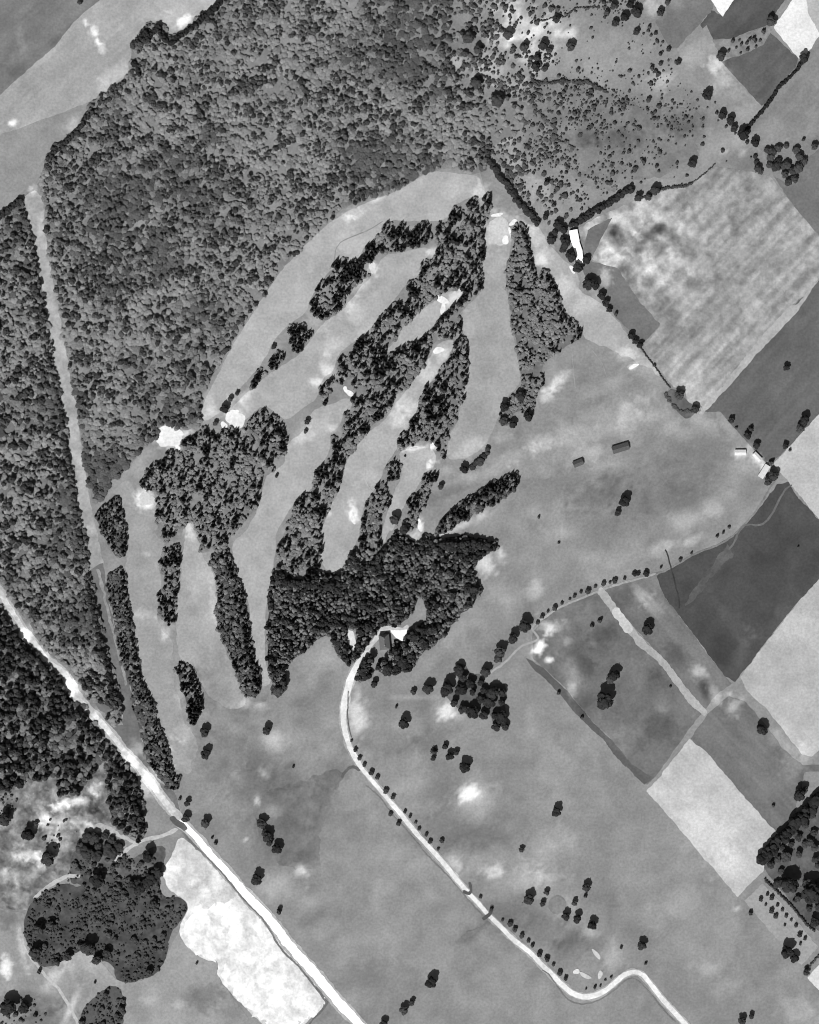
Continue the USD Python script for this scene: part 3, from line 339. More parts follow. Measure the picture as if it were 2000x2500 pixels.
def path(name, text, w, v, label, cat='path', amp=10, jag=.6): sheet(name, ribbon(curve(P(text)), w * CR), v, label, cat=cat, amp=amp, scale=8, step=1.8, jag=jag, stains=False)
path('track', 'f 1490,1375 1440,1440 1350,1590 i 1250,225 1180,285 1110,325 1000,365 850,452 740,495', 11, 132, 'faint upper end of the curving track below the farm sheds')
path('track', 'i 740,495 650,523 540,553 420,590 300,640 150,705 60,765 0,830 h 1640,880 1560,920 1480,985 1420,1040 1350,1090', 13, 168, 'thin pale track curving down past the even row of trees to the dark grove')
path('track', 'f 1560,1440 1480,1540 1360,1680 i 1290,200 1220,290 1180,350', 12, 112, 'faint second track beside the pale one near the farm sheds')
path('track', 'i 415,600 470,680 520,745 600,845 650,905 760,1000 850,1110 950,1240 1030,1325', 46, 176, 'broad pale straight path slanting between grey strip fields', jag=1.2)
path('track', 'i 505,725 540,775 580,825', 50, 205, 'bright worn spot at the upper end of the broad straight path', jag=1.4)
path('track', 'j 1060,555 980,590 880,615 820,640 780,668 735,705 700,740', 22, 196, 'pale side track leaving the main road into the scrub', jag=1.0)
path('track', 'j 825,640 770,615 720,590 660,550 590,530', 24, 184, 'pale track branching toward the bare white clearing', jag=1.2)
path('track', 'j 210,965 280,905 340,865 400,840 475,835', 22, 190, 'curved pale track along the top of the dark heather', jag=.8)
path('track', 'j 120,1150 135,1230 165,1300 215,1360 280,1440 340,1500 400,1590 440,1660 470,1740', 18, 190, 'winding pale track down the left of the dark heather', jag=.8)
path('track', 'h 640,975 660,1000 655,1100', 16, 150, 'short grey footpath between garden trees below the clubhouse')
path('track', 'l 1400,800 1330,870 1270,930 1240,970', 10, 142, 'faint double track linking the white diamond field and the paddock')
path('worn_path', 'b 700,1330 600,1390 480,1440 430,1480 410,1560 380,1620', 6, 148, 'thin worn path along the outer fairway', cat='path')
path('worn_path', 'e 560,1080 600,1200 590,1330 640,1480', 5, 184, 'thin pale worn path across the narrow-necked fairway', cat='path')
path('worn_path', 'f 240,640 250,760 260,860', 5, 160, 'thin pale path climbing the eastern rough', cat='path')
path('worn_path', 'f 330,600 400,680 450,790', 5, 158, 'second thin pale path in the eastern rough', cat='path')
path('worn_path', 'g 590,470 612,560 640,680 670,800 695,900 725,1020 760,1160', 16, 152, 'pale worn strip along the lower ride', cat='path', amp=18, jag=1.4)
sheet('old_green', Point(*P('l 150,1010')[0]).buffer(54 * CR), 136, 'grey mown disc beside the close black pair of trees', cat='green', amp=8, scale=8, step=1.8, jag=.8, stains=False)
path('ditch', 'j 1100,575 1200,680 1320,800 1480,990 1620,1150 k 60,1230 200,1385 300,1510 370,1600', 11, 122, 'dark grassy ditch along the left side of the main road', cat='ditch')
path('ditch', 'k 370,1600 330,1650 280,1700 240,1760', 11, 110, 'dark ditch turning off the main road at the bottom', cat='ditch')
path('ditch', 'l 60,1400 150,1500 230,1590 320,1605 440,1560 520,1500 600,1452 650,1480 740,1580 860,1710', 8, 128, 'thin dark ditch on the outside of the bends of the drive', cat='ditch')
path('ditch', 'k 600,290 700,385 790,500 870,590 960,700 1060,800 1150,900 1250,1020 1340,1110', 7, 130, 'thin dark ditch along the left of the drive', cat='ditch')
path('ditch', 'k 455,240 480,200 520,180 560,200', 17, 106, 'dark hooked patch of ditch at the bend of the drive', cat='ditch')
path('ditch', 'i 800,350 825,420 840,480 860,560 880,640 885,700', 8, 66, 'dark thin ditch entering the largest dark field', cat='ditch')
path('ditch', 'h 495,1200 490,1300 495,1400 515,1480', 7, 112, 'dark line of a ditch at the right of the upper drive', cat='ditch')
path('stream', 'j 1040,490 1065,515 1090,530 1110,545', 34, 100, 'dark stream crossing under the main road', cat='stream', jag=1.0)
path('stream', 'k 1190,930 1225,940 1225,880', 18, 96, 'dark stream crossing the drive above its first bridge', cat='stream')
path('stream', 'k 1310,1090 1340,1070 1360,1020', 24, 92, 'dark stream crossing the drive at its second bridge', cat='stream')
path('stream', 'k 1180,1200 1230,1180 1290,1150 1340,1120', 26, 126, 'faint dark stream bed left of the drive', cat='stream', jag=1.5)
# greens and bunkers of white sand
for t, rx, ry, an, v, lb in (('d 1020,1150', 72, 66, 0, 238, 'bright round putting green ringed by white bunkers at the neck of the left fairway'), ('d 1420,1050', 52, 62, 15, 236, 'bright oval putting green at the lower tip of the second fairway'), ('b 1400,1385', 56, 88, 0, 205, 'large pale green at the top of the straight fairway'),
                             ('d 880,1525', 46, 40, 0, 214, 'soft pale tee at the top of the left fairway'), ('b 540,1280', 40, 22, -25, 200, 'pale tee on the outer fairway beside the north wood'), ('b 1285,1160', 34, 34, 0, 202, 'pale green at the right end of the outer fairway')):
    x, y = P(t)[0]; a = np.linspace(0, 2 * math.pi, 40)[:-1]; r = 1 + .12 * np.sin(3 * a + rx) + .06 * np.sin(5 * a)
    q = np.c_[np.cos(a) * rx * CR * r, np.sin(a) * ry * CR * r]; an = math.radians(an); q = q @ np.array([[math.cos(an), math.sin(an)], [-math.sin(an), math.cos(an)]]) + [x, y]
    sheet('putting_green', Polygon(q), v, lb, cat='putting green', amp=6, scale=8, step=1.8, jag=.6, stains=False)
def bunker(t, rx, ry, an, label, v=246):
    x, y = P(t)[0]; a = np.linspace(0, 2 * math.pi, 28)[:-1]; r = 1 + .16 * np.sin(2 * a + x) + .10 * np.sin(3 * a + y)
    q = np.c_[np.cos(a) * rx * CR * r, np.sin(a) * ry * CR * r]; an = math.radians(an)
    q = q @ np.array([[math.cos(an), math.sin(an)], [-math.sin(an), math.cos(an)]]) + [x, y]
    sheet('sand_bunker', Polygon(q), v, label, cat='bunker', amp=6, scale=4, step=1.2, jag=.3, stains=False)
for args in (('d 982,1110', 40, 20, 28, 'white bunker on the upper left rim of the round green'), ('d 1062,1112', 40, 22, -32, 'white bunker on the upper right rim of the round green'), ('d 962,1168', 20, 28, 25, 'white bunker on the left rim of the round green'), ('d 1070,1216', 15, 17, 0, 'small white bunker below the round green'),
             ('d 1402,1008', 32, 20, 20, 'white bunker on the top rim of the oval green'), ('d 1378,1035', 20, 34, -10, 'white bunker on the left rim of the oval green'), ('d 1348,1079', 20, 20, 0, 'round white bunker set apart from the oval green'),
             ('b 1390,1292', 33, 12, 12, 'long white bunker above the pale green'), ('b 1487,1338', 26, 16, 30, 'white bunker on the right shoulder of the pale green'), ('b 1440,1444', 22, 24, 0, 'round white bunker at the lower right of the pale green'), ('b 1468,1395', 8, 30, 8, 'thin white bunker on the right rim of the pale green'),
             ('e 1062,325', 50, 18, -30, 'long white bunker across the tip of the pocket hole'), ('e 1064,380', 18, 34, 0, 'white bunker standing on the right side of the pocket hole'), ('e 1036,628', 32, 20, 0, 'white bunker at the top of the narrow-necked fairway', 250), ('e 500,885', 32, 16, -25, 'white bunker beside the fairway left of the branching wood'), ('e 475,858', 14, 12, 0, 'tiny white bunker above its larger neighbour'),
             ('e 640,130', 20, 32, -15, 'soft white bunker among the spruces of the row', 225), ('e 1000,1204', 16, 20, 30, 'white bunker on the tip of the leaf-shaped wood', 250), ('e 905,1218', 56, 7, 8, 'thin white bunker lip along the bottom of the leaf-shaped wood', 228), ('e 980,1322', 12, 16, -20, 'small white bunker on the short tapering fairway'), ('e 522,1640', 13, 40, 20, 'slim white bunker on the foot of the narrow-necked fairway', 240), ('h 925,205', 14, 36, 10, 'slim white bunker right of the small islands', 240),
             ('h 316,370', 12, 24, 0, 'white bunker at the left of the rounded foot'), ('f 235,1620', 1, 1, 0, 'x'), ('f 610,725', 30, 13, 25, 'white bunker in the eastern rough near the field corner', 250), ('c 240,1620', 26, 13, -52, 'white bunker beside the long white building'), ('l 385,1305', 44, 11, -48, 'white scrape forming the top of a broken ring near the drive bend', 205), ('l 320,1435', 44, 11, -28, 'white scrape forming the bottom of a broken ring near the drive bend', 200), ('l 265,1410', 17, 17, 0, 'bright blob at the left end of the broken ring', 225), ('l 408,1430', 12, 30, -20, 'white scrape closing the right of the broken ring', 210)):
    if args[-1] != 'x': bunker(*args)

# ------------------------------------------------------------------ plants: models
def lump(rng, c, r, squash=.8, sub=1, rough=.28):
    m = trimesh.creation.icosphere(sub, 1.0); v = np.array(m.vertices)
    v = v * (1 + rough * (meshkit.noise(v * 1.9 + rng.uniform(0, 50, 3)) * 2 - 1) + rng.normal(0, .05, len(v)))[:, None]
    return v * np.array([r, r, r * squash]) + c, np.array(m.faces)
def join(parts):
    v, f, n = [], [], 0
    for a, b in parts: v.append(a); f.append(b + n); n += len(a)
    return np.vstack(v), np.vstack(f)
def tufts(rng, v, n, size):
    c = v[rng.integers(0, len(v), n)] + rng.normal(0, size * .4, (n, 3)); d = rng.normal(0, 1, (n, 3, 3)) * size
    return (c[:, None] + d).reshape(-1, 3), np.arange(n * 3).reshape(-1, 3)
def tube(p0, p1, r0, r1, k=6):
    p0, p1 = np.array(p0, float), np.array(p1, float); d = (p1 - p0) / np.linalg.norm(p1 - p0); u = np.cross(d, [.3, .9, .2]); u /= np.linalg.norm(u); w = np.cross(d, u)
    a = np.arange(k) / k * 2 * math.pi; ring = np.cos(a)[:, None] * u + np.sin(a)[:, None] * w
    v = np.vstack([p0 + ring * r0, p1 + ring * r1]); i = np.arange(k); j = (i + 1) % k
    return v, np.vstack([np.c_[i, j, j + k], np.c_[i, j + k, i + k]])
def conifer(seed, slim=.20, tiers=8, n=11):                        # height 1, crown radius "slim"
    rng = np.random.default_rng(seed); parts = []
    for t in range(tiers):
        z0 = .10 + .80 * t / tiers; z1 = z0 + .26 - .012 * t; R = slim * (1 - (t / tiers) ** 1.25) * rng.uniform(.88, 1.1) + .012
        a = np.arange(2 * n) / (2 * n) * 2 * math.pi + rng.uniform(0, 6); r = R * np.where(np.arange(2 * n) % 2 == 0, rng.uniform(.85, 1.2, 2 * n), rng.uniform(.5, .72, 2 * n))
        rim = np.c_[np.cos(a) * r, np.sin(a) * r, np.full(2 * n, z0) - .03 * (np.arange(2 * n) % 2 == 0)]
        v = np.vstack([rim, [[rng.normal(0, .006), rng.normal(0, .006), min(z1, 1.0)], [0, 0, z0 + .05]]]); i = np.arange(2 * n); k = (i + 1) % (2 * n)
        parts.append((v, np.vstack([np.c_[i, k, np.full(2 * n, 2 * n)], np.c_[k, i, np.full(2 * n, 2 * n + 1)]])))
    return join(parts), tube((0, 0, 0), (0, 0, .5), .022, .012)
def leafy(seed, rad=.5, base=.22, lumps=9, sub=1, leaves=160):      # height 1, crown radius "rad"
    rng = np.random.default_rng(seed); parts = []; limbs = [tube((0, 0, 0), (0, 0, .55), .035, .02, 7)]
    for q in range(lumps):
        a = q * 2.4 + rng.uniform(-.4, .4); rr = rad * (.62 * math.sqrt((q + .3) / lumps)); zc = base + (1 - base) * (.72 - .42 * (rr / rad) ** 1.2 + rng.uniform(-.12, .08)); R = rad * rng.uniform(.36, .52)
        c = np.array([math.cos(a) * rr, math.sin(a) * rr, zc]); parts.append(lump(rng, c, R, min(.9, (1 - zc) / R * .95 if zc + .85 * R > 1 else .85), sub))
        if q % 2 == 0: limbs.append(tube((0, 0, .18 + .03 * q), c, .016, .007, 5))
    v, f = join(parts); v[:, 2] = np.minimum(v[:, 2], 1.0)
    if leaves: v, f = join([(v, f), tufts(rng, v, leaves, rad * .085)])
    return (v, f), join(limbs)
def bush(seed, leaves=60):
    rng = np.random.default_rng(seed); parts = [lump(rng, np.array([rng.uniform(-.45, .45), rng.uniform(-.45, .45), .4 + rng.uniform(-.1, .1)]), rng.uniform(.42, .62), .95, 1) for _ in range(4)]
    v, f = join(parts); v[:, 2] = np.maximum(v[:, 2], 0)
    return join([(v, f), tufts(rng, v, leaves, .09)])
MODELS = {}
def model(name, crown, trunk, look):                               # a class prim that every copy refers to
    c = stage.CreateClassPrim('/World/' + name); 
    put_mesh(f'/World/{name}/crown', *crown, LOOK[look])
    if trunk is not None: put_mesh(f'/World/{name}/trunk', *trunk, LOOK['bark'])
    MODELS.setdefault(name.rsplit('_model', 1)[0], []).append('/World/' + name)
for s in range(3):
    model(f'spruce_model_{s:03d}', *conifer(s, .17 + .02 * s), 'spruce')
    model(f'oak_model_{s:03d}', *leafy(20 + s, .52, .16, 12, 1, 240), 'oak')
    model(f'pine_model_{s:03d}', *leafy(30 + s, .26, .45, 6, 1, 60), 'pine')
    model(f'birch_model_{s:03d}', *leafy(40 + s, .42, .30, 7, 1, 90), 'birch' if s < 2 else 'birch_dark')
    model(f'beech_model_{s:03d}', *leafy(50 + s, .42, .30, 7, 1, 90), 'birch_dark')
    model(f'ash_model_{s:03d}', *leafy(90 + s, .46, .2, 8, 1, 120), 'ash')
    model(f'fir_model_{s:03d}', *conifer(60 + s, .20, 6, 9), 'dark')
    model(f'bush_model_{s:03d}', bush(70 + s), None, 'scrub')
    model(f'yew_model_{s:03d}', *leafy(80 + s, .50, .08, 10, 1, 200), 'dark')

R_ = random.Random(11)
def plant(name, kind, x, y, h, spread, label, cat, group=None, rot=None, z=0.0):
    x_ = UsdGeom.Xform.Define(stage, '/World/' + numbered(name)); p = x_.GetPrim()
    x_.AddTranslateOp().Set(Gf.Vec3d(float(x), float(y), z)); x_.AddRotateZOp().Set(R_.uniform(0, 360) if rot is None else rot); x_.AddScaleOp().Set(Gf.Vec3f(spread * R_.uniform(.93, 1.07), spread * R_.uniform(.93, 1.07), h))
    p.GetReferences().AddInternalReference(R_.choice(MODELS[kind])); p.SetInstanceable(True)
    return tag(p, label, cat, group)
def mass(name, label, cat, items, kinds, seed=0, patches=0):                 # uncountable growth: one PointInstancer
    rng = np.random.default_rng(seed); path = '/World/' + numbered(name)
    pi = UsdGeom.PointInstancer.Define(stage, path); protos = [m for k in kinds for m in MODELS[k]]; targets = []
    for q, m in enumerate(protos):
        t = UsdGeom.Xform.Define(stage, f'{path}/tree_form_{q:03d}'); t.GetPrim().GetReferences().AddInternalReference(m); targets.append(t.GetPath())
    pi.CreatePrototypesRel().SetTargets(targets); it = np.asarray(items, float); n = len(it); an = rng.uniform(0, math.pi, n)
    pick = rng.integers(0, len(protos), n)
    if patches:                                                   # stands of paler and duskier trees
        lv = np.clip((fbm2(it[:, :2], patches, seed + 60, 3) - .5) * 3.0 + .27 + rng.normal(0, .22, n), 0, .999); pick = (lv * len(protos)).astype(int)
    pi.CreateProtoIndicesAttr(Vt.IntArray.FromNumpy(pick.astype(np.int32)))
    pi.CreatePositionsAttr(Vt.Vec3fArray.FromNumpy(np.c_[it[:, :2], np.zeros(n)].astype(np.float32)))
    pi.CreateOrientationsAttr(Vt.QuathArray([Gf.Quath(float(math.cos(a)), 0, 0, float(math.sin(a))) for a in an]))
    pi.CreateScalesAttr(Vt.Vec3fArray.FromNumpy(np.c_[it[:, 3], it[:, 3], it[:, 2]].astype(np.float32)))
    tag(pi, label, cat, kind='stuff')
def scatter(g, space, seed, keep=1.0):
    rng = np.random.default_rng(seed); x0, y0, x1, y1 = g.bounds
    X, Y = np.meshgrid(np.arange(x0, x1, space), np.arange(y0, y1, space * .87)); X = X + (np.arange(len(Y)) % 2 * space / 2)[:, None]
    q = np.c_[X.ravel(), Y.ravel()] + rng.uniform(-.42, .42, (X.size, 2)) * space
    q = q[shapely.contains_xy(g, q[:, 0], q[:, 1]) & (rng.uniform(0, 1, len(q)) < keep)]
    return q[(abs(q[:, 0]) < 480) & (abs(q[:, 1]) < 595)]
def trees_in(g, space, seed, h0, h1, ratio, clump=14, gaps=.0, reach=1.0, slack=1.5, facs=(1, .8, .62, .46, .33)):
    """x, y, height, spread: crowns keep their shade inside the outline, so trees near its shaded side are lower."""
    q = scatter(g, space, seed); rng = np.random.default_rng(seed + 1)
    if not len(q): return np.zeros((0, 4))
    k = fbm2(q, clump, seed, 3); h = h0 + (h1 - h0) * np.clip((k - .3) / .4, 0, 1) * rng.uniform(.75, 1.1, len(q)); big = g.buffer(slack); L = reach / math.tan(SUN_EL); ok = np.zeros(len(q), bool)
    for fac in facs:
        hh = h * fac; t = q + (hh * L * rng.uniform(.8, .95, len(q)))[:, None] * SHADOW; good = shapely.contains_xy(big, t[:, 0], t[:, 1]) & ~ok
        h[good] = hh[good]; ok |= good
    m = ok & (k > gaps)
    return np.c_[q, h, h * ratio * rng.uniform(.85, 1.2, len(q)) + .2 * space][m]

# ------------------------------------------------------------------ big woods: uncountable masses
def streaky(p, seed, along=13, across=6): return fbm2(np.c_[p[:, 0] / along + .25 * p[:, 1] / along, p[:, 1] / across], 1, seed, 3)
def canopy(g, space, seed, h0, h1, ratio, thin=None, gaps=.12):              # a closed roof of young crowns, wider than high
    t = trees_in(g, space, seed, h0, h1, 1.0, 7, gaps); rng = np.random.default_rng(seed + 3); t[:, 3] = space * ratio * rng.uniform(.58, 1.32, len(t)) * (.75 + .5 * fbm2(t[:, :2], 25, seed + 5, 2))
    return t if thin is None else t[rng.uniform(0, 1, len(t)) < thin(t)]
def overstorey(g, space, seed, h0, h1, ratio, level, thin=None, rim_trees=1.0):   # taller dark crowns, in streaks and clumps
    t = trees_in(g, space, seed, h0, h1, ratio, 12, .0, slack=2.0, facs=(1, .85)); k = streaky(t[:, :2], seed + 7) + .35 * (~shapely.contains_xy(g.buffer(1), *(t[:, :2] + (t[:, 2:3] * .95 + 6) * SHADOW).T)) * rim_trees; t = t[k > level]
    return t if thin is None else t[np.random.default_rng(seed).uniform(0, 1, len(t)) < thin(t)]
rim = P('b 1000,-100 880,150 960,330 1000,500 1180,640 1200,900')
thin_east = lambda t: np.clip((np.interp(t[:, 1], rim[::-1, 1], rim[::-1, 0]) - t[:, 0]) / 75 + .95, .22, 1)
mass('north_wood', 'large mottled light-and-dark wood filling the upper left', 'wood', canopy(north_wood, 4.8, 1, 2.0, 3.8, 1.7, thin_east, .36), ('birch', 'beech', 'ash'), 1, 55)
mass('north_wood_crowns', 'taller dark crowns breaking the roof of the large upper left wood', 'wood', overstorey(north_wood, 4.8, 11, 4.0, 7.5, .72, .56, thin_east, .45), ('ash', 'ash', 'oak'), 11)
edge_h = heath.difference(north_wood); tk = canopy(edge_h, 4.0, 21, 1.8, 3.6, 1.35, lambda t: .72 * np.clip(1 - (t[:, 0] - np.interp(t[:, 1], rim[::-1, 1], rim[::-1, 0]) - 20) / 115, 0, 1) * np.clip((fbm2(t[:, :2], 12, 24, 3) - .36) * 6, 0, 1) * np.clip(np.minimum(np.linalg.norm(t[:, :2] - P('b 1540,120')[0], axis=1), np.linalg.norm(t[:, :2] - P('b 1640,330')[0], axis=1)) / 34, 0, 1) ** 2)
mass('heath_thicket', 'soft grey thicket thinning out from the north wood into the heath', 'thicket', tk, ('ash', 'beech', 'ash'), 21)
mass('west_wood', 'darker mottled wood between the left edge, the ride and the white road', 'wood', canopy(west_wood, 4.6, 2, 2.2, 4.2, 1.7, None, .34), ('birch', 'beech', 'ash'), 2, 60)
mass('west_wood_crowns', 'taller dark crowns in the wood left of the ride', 'wood', overstorey(west_wood, 4.9, 12, 4.8, 9.0, .60, .54), ('ash', 'oak'), 12)
mass('south_west_wood', 'near-black coarse wood below the white road at the left edge', 'wood', np.vstack([canopy(sw_wood, 4.8, 3, 3.0, 6.0, 1.6)]), ('beech', 'ash'), 3)
mass('south_west_wood_crowns', 'black taller crowns of the coarse wood below the white road', 'wood', overstorey(sw_wood, 5.6, 13, 9.0, 14.0, .42, .49), ('yew', 'oak'), 13)
mass('central_wood', 'dense dark fine-grained wood around the clubhouse', 'wood', canopy(central_wood, 3.7, 4, 7.0, 9.5, 1.5), ('beech', 'ash', 'beech', 'pine'), 4)
mass('central_wood_crowns', 'black taller crowns of the central wood', 'wood', overstorey(central_wood, 4.6, 14, 11.0, 15.0, .38, .60), ('yew', 'oak'), 14)

# ------------------------------------------------------------------ strips and islands: the largest spruces singly, low growth as masses
pool = []
LIGHT, MIXED, DIM = ('birch', 'beech'), ('beech', 'birch', 'beech'), ('ash', 'beech', 'ash')
for nm, g, sp, h0, h1, edge, inner, kinds, floor_, lab, grp in (
    ('conifer_strip', strip_upper.union(strip_lower), 3.6, 6, 10, .95, .75, DIM, (3, 5), 'dark spruce in the conifer strip between ride and left fairway', 'spruces of the strip beside the left fairway'),
    ('tree_island', island_w, 4.2, 8, 13, .80, .30, LIGHT, (2.4, 4.6), 'tall spruce on the broad western tree island', 'spruces of the western tree island'),
    ('tree_island', unary_union([island_n, island_s]), 3.9, 7, 13, .9, .6, MIXED, (3, 5), 'dark spruce in the small islands of the left fairways', 'spruces of the small left islands'),
    ('tree_island', island_m, 3.9, 8, 13, .95, .30, DIM, (3.4, 5.6), 'dark spruce in the long dark island right of the inner fairway', 'spruces of the long dark island'),
    ('branching_wood', mid_wood, 4.3, 9, 15, .75, .42, LIGHT, (2.4, 4.6), 'pointed spruce in the branching wood amid the fairways', 'spruces of the branching wood'),
    ('spruce_row', spruce_row, 4.0, 9, 15, .95, .7, LIGHT, (2.4, 4.5), 'pointed spruce of the broken row between the two curved fairways', 'spruces between the curved fairways'),
    ('wedge_wood', east_wood, 4.0, 7, 11, .85, .14, MIXED, (2.8, 4.6), 'dark spruce on the rim of the eastern wedge wood', 'spruces of the eastern wedge wood'),
    ('leaf_shaped_wood', island_e, 4.2, 8, 14, .75, .36, MIXED, (2.6, 4.8), 'dark spruce in the leaf-shaped wood by the straight fairway', 'spruces of the leaf-shaped wood'),
    ('tree_island', unary_union([island_p, island_q]), 4.0, 8, 13, .85, .42, MIXED, (3.4, 5.6), 'dark spruce on the two small islands above the central wood', 'spruces of the two small islands'),
    ('tree_strip', diag_strip, 3.9, 9, 15, .95, .55, DIM, (3.4, 5), 'dark spruce in the diagonal strip above the central wood', 'spruces of the diagonal strip')):
    sd = 100 + len(pool); t = trees_in(g, sp, sd, h0, h1, .95, 7, .0, slack=2.8, facs=(1, .85, .7, .56))
    north = shapely.contains_xy(g.buffer(2), *(t[:, :2] + (t[:, 2:3] / math.tan(SUN_EL) * 1.0 + 5.0) * SHADOW).T)          # False: near the shaded rim
    k = fbm2(t[:, :2], 8, sd, 2); p = np.where(north, inner * np.clip((k - .35) * 5, 0, 2), edge); t = t[np.random.default_rng(sd).uniform(0, 1, len(t)) < p]
    low = canopy(g.buffer(-.3), 3.7, sd + 50, floor_[0], floor_[1], 1.6, None, .40 if kinds is not DIM else .22); pool.append((nm, t, low, kinds, lab, grp))
every = np.concatenate([p[1][:, 2] for p in pool]); cut = np.sort(every)[-170]
print('spruces', len(every), cut)
def part_of_wood(lab, x, y):
    if 'branching wood' in lab:
        yy = (1250 - y / M_PX)
        return 'in the upper head of the branching wood beside the pale green' if yy < 690 else 'around the pocket hole in the branching wood' if yy < 890 else 'in the middle stretch of the branching wood' if yy < 1130 else 'in the lower foot of the branching wood beside the third fairway'
for q, (nm, t, low, kinds, lab, grp) in enumerate(pool):
    top = t[:, 2] >= cut; rest = t[~top]
    for x, y, h, s in t[top]:
        w_ = part_of_wood(lab, x, y)
        plant('spruce_tree', R_.choice(('spruce', 'fir')), x, y, h * 1.06, s * 1.12, 'pointed spruce ' + w_ if w_ else lab, 'spruce tree', grp if not w_ else 'spruces ' + w_)
    where_ = lab.split(' ', 2)[2]
    mass(nm, 'low mixed growth ' + where_, 'wood', low, kinds, 300 + q)
    if len(rest): mass(nm + '_spruces', 'smaller spruces ' + where_, 'wood', np.c_[rest[:, :3], rest[:, 3] * 1.12], ('spruce', 'fir'), 400 + q)

